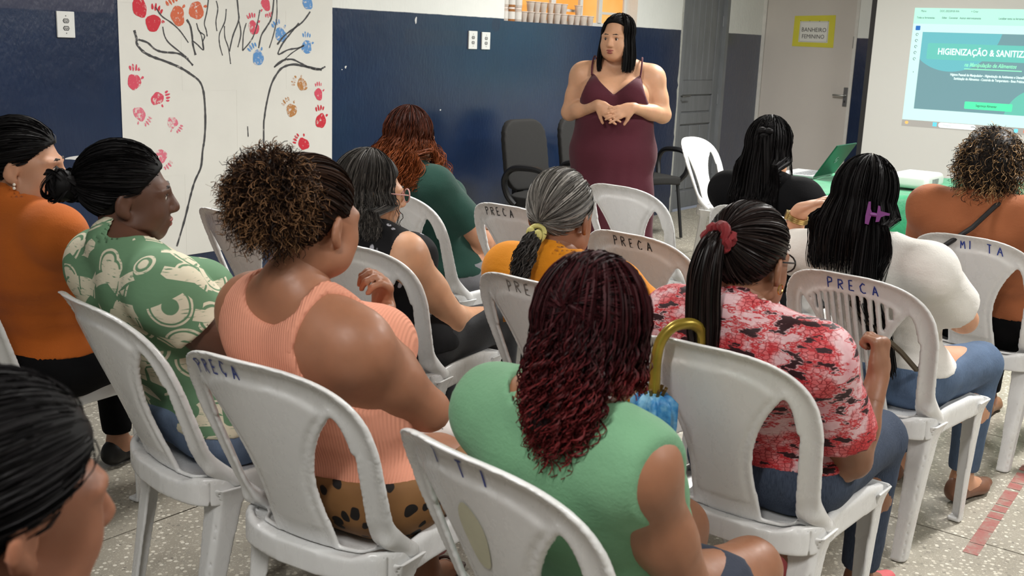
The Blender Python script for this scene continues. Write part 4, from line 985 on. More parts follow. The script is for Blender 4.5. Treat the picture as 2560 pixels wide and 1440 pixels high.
# ---- P3 peach ribbed halter, curly puff
p = person((-.279, 2.394, 31.4), 'seated woman with a big curly brown ponytail in a peach ribbed top', (-.01, -.235, 1.125), (2, 6, 0), skin('p3', 158, 110, 84), bulk=1.18, fat=1.08, shw=.165, vox=.0122, pel=(.0, -.10, .545), armr=1.14,
           sh=dict(neck=(-.02, -.285, .985), L=(-.152, -.26, .925), R=(.135, -.275, .898)),
           arms=dict(R=dict(el=(.172, -.07, .715), wr=(-.04, .06, .70), palm=(0, -1, .2)), L=dict(el=(-.12, .06, .70), wr=(.0, -.015, .90), dir=(.25, -.35, .9), palm=(-.3, -1, .1), curl=(.75, .8, .85, .9), thumb=1, tcurl=.6)))
hx = np.stack([p['lat'], p['fw'], p['up']], 1)
top(p, rib_knit('peach ribbed knit', srgb(224, 154, 128)), name='halter_top', sleeve=0, hem=.575, neck=(.092, .10, .075), neckoff=(.005, -.01, .03), seed=13, off=.009, armhole=.06, fold=.002,
    cuts=[Ell(np.array((.170, -.33, .915)), (.108, .13, .160), hx, '', .012)])
sp = sdf_mesh([q for q in p['T'] if q.tag == 'torso'], .006, .05, .0085, (), lambda F, a: np.maximum(np.maximum(a, np.abs(F.x - .052 - (F.z - .90)*.20) - .012), .885 - F.z), 2, pad=.03); tomesh('shoulder_strap', sp, bpy.data.materials['peach ribbed knit'], p['e'])
trousers(p, print_leopard(), waist=.592, to=.75, wide=.012); shoes(p, mat('dark brown sandal', srgb(70, 44, 34), .55), 'sandal')
S = Strands(13); h = p['hd']; S.addmesh(*hair_cap(h, .010)); slick(S, h, (-.05, -.85, .42), 1100, 12, r=.0012)
pc = h.p(.004, -.125, .062); cloud(S, pc, (.100, .102, .102), 1600, 14, .3, .004, 30, r=.0008, r1=.0006, core=.62, sag=.01); cloud(S, pc, (.103, .105, .105), 2900, 28, .42, .0055, 34, r=.00075, r1=.0005, core=.12, sag=.03)
S.addmesh(*sdf_mesh([Ell(pc, (.060, .060, .062), np.eye(3))], .008, .02), tone=.0)
S.build(hairmat('brown curls', srgb(20, 13, 10), srgb(62, 41, 30), srgb(128, 94, 64), .55, .2, .55, 1.1, .35), p['e'])

# ---- P4 black speckled blouse, wavy greying hair, glasses
p = person((-.309, 3.636, 28.3), 'seated woman with wavy greying hair and glasses in a black speckled blouse', (-.035, -.245, 1.015), (36, 6, 0), skin('p4', 200, 152, 120), bulk=1.06, shw=.155, vox=.0122, pel=(0, -.10, .54),
           sh=dict(neck=(-.03, -.28, .885), L=(-.175, -.275, .835), R=(.115, -.275, .835)), armr=1.06, arms=dict(R=dict(el=(.17, -.06, .60), wr=(.05, .15, .56)), L=dict(el=(-.22, -.05, .60), wr=(-.06, .16, .56))))
top(p, print_speck(), name='blouse', sleeve=0, hem=.50, seed=14, armhole=-.012, neck=(.07, .065, .045)); trousers(p, M_dpants, wide=.006); shoes(p, mat('black shoe', srgb(24, 22, 22), .5)); eyes(p); glasses(p, (196, 150, 146))
S = Strands(14); h = p['hd']; S.addmesh(*hair_cap(h, .012)); bp = back_push(p, .17)
fall(S, h, 1600, 22, (-2.1, 2.25), (.05, .9), .155, r=.0011, r1=.0007, wav=.008, freq=20, helix=False, body=bp, part=.01, out=.022, wstart=.1, lenvar=.25)
S.build(hairmat('greying wavy', srgb(22, 21, 21), srgb(92, 88, 84), None), p['e'])

# ---- P5 dark green shirt, long auburn curls
p = person((-.217, 4.755, 42.5), 'seated woman with long auburn curls in a dark green shirt', (-.095, -.235, 1.07), (-6, 4, 0), skin('p5', 194, 142, 112), bulk=1.08, shw=.165, vox=.0122, pel=(-.02, -.10, .54),
           sh=dict(neck=(-.08, -.27, .945), L=(-.235, -.27, .90), R=(.085, -.265, .90)), armr=1.08, arms=dict(R=dict(el=(.14, -.03, .65), wr=(.03, .17, .63), palm=(-.3, .2, 1), curl=(.5, .5, .5, .5)), L=dict(el=(-.28, -.03, .66), wr=(-.10, .19, .63), palm=(.3, .2, 1))))
top(p, cloth('dark green cotton', srgb(30, 64, 55)), sleeve=.66, hem=.51, seed=15, flare=.016); trousers(p, cloth('grey cotton', srgb(122, 122, 126)), wide=.01); shoes(p, mat('grey shoe', srgb(70, 70, 74), .6))
S = Strands(15); h = p['hd']; S.addmesh(*hair_cap(h, .014)); bp = back_push(p, .22)
fall(S, h, 2000, 26, (-2.0, 2.0), (.02, 1.0), .21, r=.0012, r1=.0008, wav=.014, freq=12, helix=True, body=bp, part=-.005, out=.045, lift=.022, flare=.02, lenvar=.3, wstart=.05)
S.build(hairmat('auburn', srgb(22, 10, 8), srgb(74, 34, 22), srgb(128, 66, 32), .5, .22, .12, .8), p['e'])
P5 = p

# ---- P6 grey hair, mustard blouse
p = person((.33, 3.183, 42.4), 'seated grey-haired woman with a low ponytail in a mustard yellow blouse', (-.05, -.24, 1.025), (-14, 8, 0), skin('p6', 138, 94, 70), bulk=1.10, shw=.165, vox=.0122, pel=(0, -.10, .54),
           sh=dict(neck=(-.035, -.28, .89), L=(-.205, -.27, .845), R=(.16, -.265, .855)), armr=1.08, arms=dict(R=dict(el=(.235, -.03, .66), wr=(.08, .17, .60)), L=dict(el=(-.27, -.04, .62), wr=(-.10, .17, .58))))
M_must = cloth('mustard cotton', srgb(218, 138, 26), fold=.8); top(p, M_must, name='blouse', sleeve=.5, hem=.51, seed=16, flare=.018, fold=.005, neck=(.08, .075, .045)); trousers(p, M_black); shoes(p, mat('black shoe', srgb(24, 22, 22), .5))
for sd in 'LR':     # gathered sleeve frill
    S_, el, wr, ar = p['AR'][sd]; dd = (el - S_)/np.linalg.norm(el - S_); a = np.cross(dd, (0, 1, 0)); a /= np.linalg.norm(a); b_ = np.cross(dd, a); v = []; n = 72
    for t, R0 in ((.42, .072), (.50, .082), (.60, .090)):
        for k in range(n):
            q = 2*math.pi*k/n; rr_ = R0 + .006*math.sin(q*13)*(t - .38)/.2 + .003*math.sin(q*29); v.append(S_ + (el - S_)*(t + .012*math.sin(q*13 + 1)) + (a*math.cos(q) + b_*math.sin(q))*rr_)
    f = [(i*n+k, i*n+(k+1) % n, (i+1)*n+(k+1) % n, (i+1)*n+k) for i in range(2) for k in range(n)]
    fo = obj('sleeve_frill', mesh_np('sleeve_frill', v, f), M_must, p['e']); fo.modifiers.new('th', 'SOLIDIFY').thickness = .003
S = Strands(16); h = p['hd']; S.addmesh(*hair_cap(h, .010), tone=.55); slick(S, h, (-.12, -.85, -.52), 1300, 12, r=.0015, wav=.001)
tie = h.p(-.014, -.108, -.052)
bundle(S, [tie, h.p(-.018, -.135, -.075), h.p(-.03, -.15, -.13), h.p(-.04, -.14, -.19)], [.014, .026, .032, .018], 420, 16, wav=.008, freq=20, helix=True, al=(.9, 1.0))
S.build(hairmat('salt and pepper', srgb(54, 51, 49), srgb(168, 164, 158), srgb(40, 37, 36), .45, .4, .75, .92), p['e'])
q = MB(); q.tube([tie + h.M @ np.array((.021*math.cos(t), -.004 + .004*math.sin(2*t), .021*math.sin(t))) for t in np.linspace(0, 6.283, 17)], .0075, 8, False); q.build('hair_tie', mat('pale yellow hair tie', srgb(200, 192, 116), .6), p['e'], True)
b = sdf_mesh([Ell(tie + h.M @ np.array((-.012, -.022, .002)), (.013, .008, .017), h.M), Ell(tie + h.M @ np.array((.012, -.022, -.004)), (.013, .008, .018), h.M)], .003, .004); tomesh('hair_tie_bow', b, mat('pale yellow hair tie', srgb(200, 192, 116), .6), p['e'])

# ---- P7 sage sleeveless top, dark red hair
p = person((.255, 1.893, 47.3), 'seated woman with dark red curly hair in a sage green sleeveless top', (.058, -.215, 1.040), (-22, 4, 0), skin('p7', 150, 104, 78), bulk=1.06, bust=.5, shw=.18, vox=.0122, pel=(.03, -.10, .545), armr=.97,
           sh=dict(neck=(.048, -.27, .925), L=(-.118, -.265, .880), R=(.200, -.262, .876)),
           arms=dict(R=dict(el=(.232, -.135, .625), wr=(.245, -.02, .405), dir=(0, .3, -1), palm=(-1, 0, 0)), L=dict(el=(-.22, -.08, .66), wr=(-.10, .06, .58))), legs=dict(R=dict(kn=(.075, .26, .49), an=(.09, .24, .085)), L=dict(kn=(-.14, .30, .49))))
M_sage = cloth('sage green crepe', srgb(112, 158, 122), .8, .3, 180); top(p, M_sage, name='sleeveless_top', sleeve=0, hem=.50, seed=17, off=.012, delt=True, armhole=-.050, neck=(.10, .085, .055), fold=.0035)
trousers(p, cloth('navy shorts', srgb(40, 46, 62)), to=-.62, name='shorts'); shoes(p, mat('black sandal', srgb(26, 24, 24), .5), 'sandal')
S = Strands(17); h = p['hd']; S.addmesh(*hair_cap(h, .014)); slick(S, h, (0, -.95, .28), 1300, 14, lift=.016, r=.0013, wav=.004)
fall(S, h, 700, 26, (-1.75, 1.75), (.35, 1.2), .10, r=.0013, r1=.001, wav=.006, freq=24, helix=True, out=.0, lift=.018, lenvar=.4, wstart=.1)
bundle(S, [h.p(0, -.055, .06), h.p(0, -.095, .0), h.p(.0, -.118, -.05), h.p(.0, -.125, -.10), h.p(.0, -.125, -.155)], [.050, .074, .084, .080, .055], 2200, 34, r=.0011, r1=.0008, wav=.0075, freq=30, helix=True, flat=((0, 1, 0), .62), endvar=.38)
S.addmesh(*sdf_mesh([Cone(h.p(0, -.07, .04), h.p(0, -.11, -.10), .058, .058)], .008, .02), tone=0)
S.build(hairmat('dark red', srgb(20, 8, 10), srgb(62, 22, 26), srgb(110, 34, 34), .5, .22, .55, 1.15), p['e'])

# ---- P8 snake print blouse, ponytail with red scrunchie
p = person((.688, 2.606, 38.3), 'seated woman with a ponytail and red scrunchie in a red and pink printed blouse', (-.012, -.235, 1.035), (2, 8, 0), skin('p8', 140, 98, 74), bulk=1.10, shw=.18, vox=.0122, pel=(.02, -.09, .54), armr=1.04,
           sh=dict(neck=(.0, -.285, .905), L=(-.165, -.275, .875), R=(.185, -.275, .855)),
           arms=dict(R=dict(el=(.225, -.10, .585), wr=(.215, .03, .755), dir=(-.12, .25, 1), palm=(-1, .2, .15), curl=(1.15, 1.15, 1.2, 1.2), thumb=-1, tcurl=.9), L=dict(el=(-.235, -.01, .70), wr=(-.20, .235, .70), dir=(.1, 1, -.05), palm=(.2, 0, -1), curl=(.3, .3, .35, .4))))
top(p, print_snake(), name='blouse', sleeve=.74, hem=.555, seed=18, flare=.014, neck=(.08, .075, .045), off=.012); trousers(p, M_jeans3, waist=.572); shoes(p, mat('coral pink canvas', srgb(206, 96, 100), .7)); glasses(p, (30, 28, 28))
S = Strands(18); h = p['hd']; S.addmesh(*hair_cap(h, .010)); slick(S, h, (-.10, -.95, .20), 1300, 12, r=.0012)
tie = h.p(-.012, -.118, .045)
bundle(S, [tie, h.p(-.014, -.152, .035), h.p(-.018, -.160, -.04), h.p(-.018, -.138, -.14), h.p(-.016, -.112, -.215)], [.013, .026, .038, .040, .030], 800, 16, r=.0014)
S.build(hairmat('dark brown straight', srgb(16, 12, 12), srgb(48, 36, 34), None, .36, .4), p['e'])
q = MB()
for k in range(3): q.tube([tie + h.M @ np.array(((.024 + .005*math.sin(5*t + k*2))*math.cos(t), -.012 + .007*math.sin(3*t + k*1.7) - .006*k, (.026 + .004*math.cos(4*t + k))*math.sin(t))) for t in np.linspace(0, 6.283, 33)], [.011 + .003*math.sin(6*t + k) for t in np.linspace(0, 6.283, 33)], 8, False)
q.build('scrunchie', mat('red velvet', srgb(120, 12, 22), .75, .2, 40, sheen=.1), p['e'], True)
q = MB(); q.tube([h.p(.088, -.006, -.05) + h.M @ np.array((0, .011*math.cos(t), .011*math.sin(t))) for t in np.linspace(0, 6.283, 15)], .0016, 6, False); q.build('hoop_earring', mat('gold', srgb(196, 158, 84), .25, metal=1), p['e'], True)
q = MB(); q.tube([h.p(.050, -.060, .078), h.p(.066, -.035, .070), h.p(.076, -.012, .058)], .0028, 6); q.build('hair_grip', mat('black plastic', srgb(18, 18, 18), .35), p['e'], True)

# ---- P9 white shirt, long black hair with purple clip
p = person((1.262, 3.402, 43), 'seated woman in a white shirt with long black hair and a purple claw clip', (-.075, -.235, 1.062), (-20, 8, 4), skin('p9', 204, 154, 124), bulk=1.06, shw=.17, vox=.0122, pel=(.0, -.06, .54), armr=1.05,
           sh=dict(neck=(-.03, -.258, .935), L=(-.185, -.225, .895), R=(.155, -.258, .90)),
           arms=dict(L=dict(el=(-.40, -.10, .845), wr=(-.345, -.115, .995), dir=(.80, -.05, .42), palm=(.45, .2, -.9), curl=(.10, .10, .12, .15), spread=.15, thumb=1, tcurl=.1), R=dict(el=(.185, -.02, .72), wr=(-.01, .15, .70))))
top(p, cloth('white cotton', srgb(224, 221, 215), fold=.9), sleeve=.74, hem=.548, seed=19, flare=.014, fold=.0045); trousers(p, M_jeans2, waist=.58); shoes(p, mat('brown leather', srgb(120, 82, 62), .5))
S = Strands(19); h = p['hd']; S.addmesh(*hair_cap(h, .016)); bp = back_push(p, .2, .014)
fall(S, h, 1300, 18, (-1.75, 1.35), (.02, 1.0), .23, r=.0012, r1=.0008, wav=.003, freq=7, body=bp, out=.03, lift=.022, lenvar=.35)
cl = h.p(.035, -.125, -.028)
bundle(S, [h.p(.02, -.10, .02), cl, h.p(.045, -.145, -.12), p['nb'] + np.array((.06, -.135, -.11)), p['nb'] + np.array((.10, -.078, -.24)), p['nb'] + np.array((.13, -.045, -.36))], [.035, .022, .034, .040, .036, .022], 600, 20, r=.0015, endvar=.3)
slick(S, h, (.30, -.95, -.25), 500, 12, lift=.019, r=.0014)
S.build(HB['black'], p['e'])
M_clip = mat('purple plastic', srgb(122, 54, 128), .3); b = MB()
for sx in (-1, 1):
    c0 = cl + h.M @ np.array((sx*.010 + .012, -.036, .0)); poly = [(0, -.030), (sx*.014, -.026), (sx*.018, -.006), (sx*.034, .004), (sx*.050, .006), (sx*.052, .016), (sx*.030, .018), (sx*.012, .020), (sx*.006, .040), (-sx*.002, .042)] if sx > 0 else [(.004, -.046), (-.012, -.044), (-.016, -.010), (-.014, .052), (-.006, .054), (.0, .022), (.010, .004), (.006, -.02)]
    vs_ = [c0 + h.M @ np.array((x*.66, yy, z*.66)) for yy in (-.004, .004) for x, z in poly]; n = len(poly); b.add(vs_, [tuple(range(n)), tuple(range(2*n-1, n-1, -1))] + [(i, i+n, (i+1) % n + n, (i+1) % n) for i in range(n)])
b.tube([cl + h.M @ np.array((.004, -.036, 0)), cl + h.M @ np.array((.022, -.036, .0))], .006, 8); b.build('claw_clip', M_clip, p['e'])
S_, el, wr, ar = p['AR']['L']; dd = (wr - el)/np.linalg.norm(wr - el); a = np.cross(dd, (0, 1, 0)); a /= np.linalg.norm(a); b_ = np.cross(dd, a); wc = wr - dd*.028
M_gold = mat('gold metal', srgb(186, 160, 104), .3, metal=1); q = MB()
for off in (-.006, 0, .006): q.tube([wc + dd*off + (a*math.cos(t) + b_*math.sin(t)*.96)*.0335 for t in np.linspace(0, 6.283, 25)], .0042, 6, False)
wo = q.build('watch_band', M_gold, p['e'], True)
fdir = np.array((-.6, -.55, .5)); fdir -= dd*(fdir @ dd); fdir /= np.linalg.norm(fdir); f2 = np.cross(dd, fdir); q = MB()
cc = wc + fdir*.0365; vs_ = [cc + fdir*zz + dd*x*.013 + f2*y*.011 for zz in (-.004, .005) for x, y in ((-1, -1), (1, -1), (1, 1), (-1, 1))]; q.add(vs_, [(0, 3, 2, 1), (4, 5, 6, 7), (0, 1, 5, 4), (1, 2, 6, 5), (2, 3, 7, 6), (3, 0, 4, 7)]); q.build('watch_case', M_gold, wo)
q = MB(); q.tube([p['nb'] + np.array((.02, -.135, -.14)), p['nb'] + np.array((.09, -.125, -.20)), p['nb'] + np.array((.17, -.085, -.27)), p['nb'] + np.array((.205, -.05, -.32)), p['nb'] + np.array((.19, .06, -.34))], .008, 6); q.build('bag_strap', mat('olive strap', srgb(84, 74, 58), .7), p['e'], True)

# ---- P10 black shirt, long straight black hair
p = person((1.242, 4.667, 44.9), 'seated woman in a black shirt with long straight black hair, beside the laptop', (-.055, -.235, 1.095), (-22, 4, 0), skin('p10', 198, 148, 118), bulk=1.10, shw=.18, vox=.0122, pel=(-.02, -.10, .545),
           sh=dict(neck=(-.04, -.275, .965), L=(-.215, -.27, .915), R=(.135, -.27, .925)), armr=1.08, arms=dict(R=dict(el=(.20, -.02, .75), wr=(.16, .24, .74)), L=dict(el=(-.26, -.03, .68), wr=(-.10, .20, .66))))
top(p, M_black, sleeve=.68, hem=.52, seed=20, flare=.014); trousers(p, M_dpants); shoes(p, mat('black shoe', srgb(24, 22, 22), .5))
S = Strands(20); h = p['hd']; S.addmesh(*hair_cap(h, .016)); bp = back_push(p, .2, .014)
fall(S, h, 1400, 18, (-1.35, 1.35), (.05, 1.2), .36, r=.0013, r1=.0009, wav=.0015, freq=4, body=bp, out=.022, lift=.022, lenvar=.25)
slick(S, h, (0, -.85, .55), 400, 10, lift=.022, r=.0016)
kn = h.p(0, -.128, .075); bundle(S, [kn, h.p(.006, -.142, .03), h.p(.016, -.145, -.06), h.p(.02, -.14, -.15)], [.016, .018, .020, .012], 260, 14)
for k, (dx, dz) in enumerate(((-.012, .008), (.014, .006), (0, -.012))): S.addmesh(*sdf_mesh([Ell(kn + h.M @ np.array((dx, -.008, dz)), (.020, .016, .014), h.M)], .005, .01), tone=.3)
S.build(HB['black'], p['e'])

# ---- P11 curly bob, brown shirt
p = person((1.913, 4.177, 43.2), 'seated woman with a highlighted curly bob in a brown shirt at the right edge', (-.034, -.235, 1.115), (-28, 4, 0), skin('p11', 150, 104, 80), bulk=1.26, shw=.19, vox=.0122, pel=(-.01, -.09, .545), armr=1.12,
           sh=dict(neck=(-.03, -.285, .975), L=(-.215, -.275, .945), R=(.165, -.275, .95)), arms=dict(L=dict(el=(-.30, -.06, .68), wr=(-.12, .17, .66)), R=dict(el=(.26, -.05, .69), wr=(.10, .18, .66))))
top(p, cloth('rust brown cotton', srgb(154, 92, 58), fold=.9), sleeve=.70, hem=.56, seed=21, flare=.014, fold=.0045); trousers(p, M_black, waist=.575); shoes(p, mat('tan leather', srgb(128, 92, 64), .55))
S = Strands(21); h = p['hd']; S.addmesh(*hair_cap(h, .022)); S.addmesh(*sdf_mesh([Ell(h.p(0, -.05, .0), (.098, .088, .112), h.M)], .007, .02), tone=0)
cloud(S, h.p(0, -.035, .022), (.130, .130, .165), 2050, 34, .35, .0085, 22, r=.0010, r1=.0007, core=.5, sag=.045, hemi=(h.M @ np.array((0, -.9, .1)), -.5))
S.build(hairmat('dark curls with blond ends', srgb(18, 14, 12), srgb(52, 40, 31), srgb(178, 142, 100), .45, .3, .45, .9, .5), p['e'])
q = MB(); nb = p['nb']; q.tube([nb + np.array((.10, .02, .035)), nb + np.array((.085, -.075, .02)), nb + np.array((.04, -.150, -.06)), nb + np.array((-.08, -.175, -.17)), nb + np.array((-.16, -.14, -.26)), nb + np.array((-.215, -.03, -.34))], .009, 8); q.build('bag_strap', mat('black strap', srgb(24, 24, 27), .5), p['e'], True)

# ---- P13 dark head in the near left corner
p = person((-.478, 1.012, 48), 'dark-haired person in the near bottom left corner, seen from behind', (.0, -.02, 1.036), (-6, 6, 0), skin('p13', 150, 100, 76), bulk=1.0, shw=.16, vox=.0122, pel=(-.0, -.02, .545), seatz=.445,
           sh=dict(neck=(.0, -.045, .90), L=(-.16, -.04, .855), R=(.16, -.04, .855)), arms=dict(R=dict(el=(.21, .05, .57), wr=(.08, .24, .56)), L=dict(el=(-.21, .05, .57), wr=(-.08, .24, .56))))
top(p, cloth('dark brown cotton', srgb(66, 44, 38)), sleeve=.6, hem=.50, seed=22); trousers(p, M_dpants); shoes(p, mat('black shoe', srgb(24, 22, 22), .5))
S = Strands(22); h = p['hd']; S.addmesh(*hair_cap(h, .016)); slick(S, h, (-.1, -.9, -.35), 2300, 12, lift=.018, r=.0007)
bundle(S, [h.p(-.01, -.11, -.03), h.p(-.02, -.14, -.06), h.p(-.02, -.14, -.14), h.p(-.02, -.12, -.20)], [.016, .03, .032, .02], 300, 14); S.build(HB['black'], p['e'])
# ------------------------------------------------------------------ the speaker
p = person((.555, 6.40, 190), 'standing woman speaking to the group in a long burgundy strap dress', (.012, .045, 1.527), (16, 2, 0), skin('p12', 206, 158, 126), bulk=1.36, fat=1.16, shw=.2, vox=.0105, pel=(0, 0, .90), standing=True, armr=1.22, headscale=1.03,
           sh=dict(neck=(.0, -.01, 1.395), L=(-.195, -.015, 1.318), R=(.195, .005, 1.318)),
           arms=dict(R=dict(el=(.262, .02, 1.105), wr=(.075, .225, 1.165), dir=(-.80, .45, -.42), palm=(-.25, -.95, -.15), curl=(.18, .2, .25, .3), thumb=-1, spread=.12), L=dict(el=(-.272, .0, 1.115), wr=(-.115, .235, 1.16), dir=(.85, .35, -.30), palm=(.2, -.95, -.2), curl=(.12, .15, .18, .2), thumb=1, spread=.18)),
           legs=dict(L=dict(kn=(-.10, .02, .48), an=(-.10, -.01, .085)), R=dict(kn=(.10, .02, .48), an=(.10, -.01, .085))))
M_dress = cloth('burgundy jersey', srgb(78, 30, 42), .8, .2, 240, .6)
ps = [q for q in p['T'] if q.tag in ('torso', 'pelvis')] + [Cone((0, 0, .96), (0, 0, .60), .215, .225, (np.array((0, 1., 0)), .78), '', .06), CutCone((0, 0, .62), (.0, 0, .07), .225, .262, (np.array((0, 1., 0)), .72), '', .04)]
def dpost(F, a):
    x, y, z = F.x, F.y, F.z; ang = np.arctan2(y, x)
    low = np.clip((.95 - z)/.8, 0, 1); a = a - .007*low*(1 + np.sin(ang*11 + 1.5*np.sin(ang*3))) + .002*vnoise(x, y, z*.4, 6, 4)
    a = a + .006*np.exp(-((z - 1.10)/.012)**2)*(y > 0)                       # seam under the bust
    ax = np.abs(x); front = np.where(ax < .135, 1.222 + .86*ax, 1.338 - (ax - .135)*2.6); lim = np.where(y > -.02, front, 1.20 + 0*ax)
    return np.maximum(a, z - lim)
dr = tomesh('dress', sdf_mesh(ps, .0088, .045, .016, (), dpost, 1, pad=.05), M_dress, p['e'])
for sx in (-1, 1):
    q = MB(); pts = [(sx*.137, .098, 1.325), (sx*.140, .074, 1.375), (sx*.138, .035, 1.418), (sx*.134, -.02, 1.428), (sx*.125, -.075, 1.39), (sx*.115, -.115, 1.30), (sx*.11, -.13, 1.19)]
    q.tube(catmull(pts, 5), .0055, 6); q.build('dress_strap', M_dress, p['e'], True)
shoes(p, mat('black sandal leather', srgb(22, 20, 20), .45), 'sandal', name='sandal'); eyes(p, lip=(156, 92, 84))
S = Strands(30); h = p['hd']
HS = ([-.2, -.06, -.035, -.012, .012, .03, .055, .075, .10, .2], [-.085, -.075, -.045, .0, .03, .065, .088, .098, .108, .12])
S.addmesh(*hair_cap(h, .011, HS))
slick(S, h, (-.25, -.75, .25), 900, 12, lift=.0135, r=.0012, hl=HS)
fall(S, h, 1500, 16, (-2.35, 2.35), (.03, .8), .20, r=.0012, r1=.0010, wav=.0015, freq=5, out=.012, lift=.014, lenvar=.12, part=-.012)
S.build(HB['black'], p['e'])
# ------------------------------------------------------------------ poster of taped paper sheets with the painted tree
def paint(name, col, dry=.45):
    t = NT(name); c = t.coord(); n = t.noise(c, 55, 4, .65); n2 = t.noise(c, 14, 3)
    t.set('Base Color', t.mix(t.step(t.math('ADD', n, t.math('MULTIPLY', n2, .35)), .78 - dry*.16, .95 - dry*.16), col, srgb(212, 206, 200))); t.set('Roughness', .6); return t.m
M_paper = mat('white poster paper', srgb(216, 215, 208), .7, .025, 5, .06, 30)
poster = tag(empty('poster', mw=M_BACK @ Matrix.Translation((-5.785, 0, .287))), 'large white paper poster with a painted tree and handprints', 'poster')
PS = lambda s_, z_: (s_ + 5.785, z_ - .287)
xs = [-5.785, -5.420, -5.067, -4.711, -4.355]; zs_ = [.287, .727, 1.170, 1.607, 2.05]
k = 0
for i in range(4):
    for j in range(4):
        x0, z0 = PS(xs[i], zs_[j]); x1, z1 = PS(xs[i+1], zs_[j+1]); y = -.0022 - .0006*((i + j) % 2); q = MB(); q.box((x0 + .0005, y - .0008, z0 + .0005), (x1 + .003, y, z1 + .003)); q.build('paper_sheet', M_paper, poster)
LINES = {
  'trunkL': [(-5.696, 1.474), (-5.685, 1.435), (-5.684, 1.409), (-5.654, 1.374), (-5.603, 1.348), (-5.52, 1.323), (-5.434, 1.293), (-5.368, 1.259), (-5.313, 1.222), (-5.289, 1.175), (-5.28, 1.104), (-5.279, 1.0), (-5.287, 0.914), (-5.301, 0.847), (-5.315, 0.761), (-5.357, 0.687), (-5.389, 0.603), (-5.426, 0.49), (-5.482, 0.345)],
  'brL1': [(-5.675, 1.429), (-5.622, 1.415), (-5.581, 1.384), (-5.534, 1.37), (-5.443, 1.364), (-5.394, 1.342), (-5.35, 1.303)],
  'brL2': [(-5.568, 1.592), (-5.533, 1.55), (-5.481, 1.521), (-5.428, 1.482), (-5.375, 1.42)],
  'brL3': [(-5.529, 1.497), (-5.52, 1.453), (-5.495, 1.417), (-5.431, 1.373), (-5.377, 1.338)],
  'b4': [(-5.382, 1.538), (-5.361, 1.507), (-5.351, 1.457), (-5.347, 1.411), (-5.332, 1.357)],
  'b5': [(-5.321, 1.522), (-5.306, 1.481), (-5.272, 1.459), (-5.285, 1.422), (-5.28, 1.385)],
  'b6': [(-5.347, 1.43), (-5.319, 1.412), (-5.28, 1.385), (-5.29, 1.45), (-5.306, 1.486)],
  'b7': [(-5.233, 1.70), (-5.252, 1.589), (-5.271, 1.524), (-5.26, 1.487), (-5.255, 1.455)],
  'b8': [(-5.191, 1.642), (-5.182, 1.601), (-5.196, 1.536), (-5.191, 1.485)],
  'b9': [(-5.127, 1.603), (-5.137, 1.538), (-5.174, 1.471), (-5.175, 1.415), (-5.157, 1.357)],
  'b9b': [(-5.141, 1.514), (-5.139, 1.453), (-5.117, 1.397), (-5.104, 1.312)],
  'b10': [(-5.06, 1.72), (-5.047, 1.602), (-5.045, 1.546), (-5.085, 1.464), (-5.111, 1.379)],
  'b11': [(-5.042, 1.541), (-5.031, 1.475), (-5.053, 1.403)],
  'b12': [(-4.897, 1.609), (-4.913, 1.546), (-4.952, 1.453), (-5.021, 1.385)],
  'b13': [(-4.993, 1.534), (-5.013, 1.476), (-5.021, 1.385)],
  'b14': [(-4.791, 1.73), (-4.812, 1.579), (-4.85, 1.519), (-4.889, 1.47), (-4.909, 1.401)],
  'b15': [(-4.779, 1.74), (-4.776, 1.58), (-4.8, 1.482), (-4.833, 1.403)],
  'b16': [(-4.527, 1.615), (-4.582, 1.558), (-4.642, 1.521), (-4.722, 1.474), (-4.775, 1.423)],
  'b17': [(-4.615, 1.547), (-4.669, 1.495), (-4.736, 1.429), (-4.769, 1.369), (-4.696, 1.395), (-4.616, 1.407), (-4.575, 1.423)],
  'b18': [(-4.575, 1.423), (-4.67, 1.376), (-4.736, 1.33), (-4.799, 1.296)],
  'trunkR': [(-4.799, 1.296), (-4.75, 1.33), (-4.67, 1.342), (-4.603, 1.321), (-4.535, 1.296), (-4.465, 1.284), (-4.408, 1.302)],
  'trunkR2': [(-4.437, 1.284), (-4.562, 1.301), (-4.657, 1.313), (-4.737, 1.295), (-4.783, 1.255), (-4.823, 1.195), (-4.856, 1.096), (-4.873, 1.016), (-4.88, 0.936), (-4.881, 0.5)],
  'tick': [(-4.994, 0.97), (-4.991, 0.911)]}
M_char = paint('charcoal grey paint', srgb(62, 62, 64), .0)
THICK = {'trunkL': .0062, 'trunkR2': .0062, 'brL1': .005, 'b4': .0058, 'trunkR': .005, 'b16': .0052, 'b17': .0048, 'b10': .0045, 'b14': .0045}
for nm, pl in LINES.items():
    pts = catmull([Vector((*PS(*q), 0)) for q in pl], 6); wv = THICK.get(nm, .0034); rr = random.Random(nm); v = []
    for i, q in enumerate(pts):
        t = (pts[min(i+1, len(pts)-1)] - pts[max(i-1, 0)]); t.normalize(); nx, nz = -t.y, t.x; w_ = wv*rr.uniform(.75, 1.2)
        v += [(q.x + nx*w_, -.0046, q.y + nz*w_), (q.x - nx*w_, -.0046, q.y - nz*w_)]
    b = MB(); b.add(v, [(2*i, 2*i+2, 2*i+3, 2*i+1) for i in range(len(pts)-1)]); b.build('painted_branch', M_char, poster)
PC = dict(r=paint('red paint', srgb(196, 34, 52), .2), p=paint('rose paint', srgb(206, 70, 92), .5), k=paint('pink paint', srgb(212, 108, 128), .9), o=paint('orange paint', srgb(202, 98, 62), .3), b=paint('blue paint', srgb(86, 140, 196), .6), n=paint('ochre paint', srgb(176, 120, 62), .8))
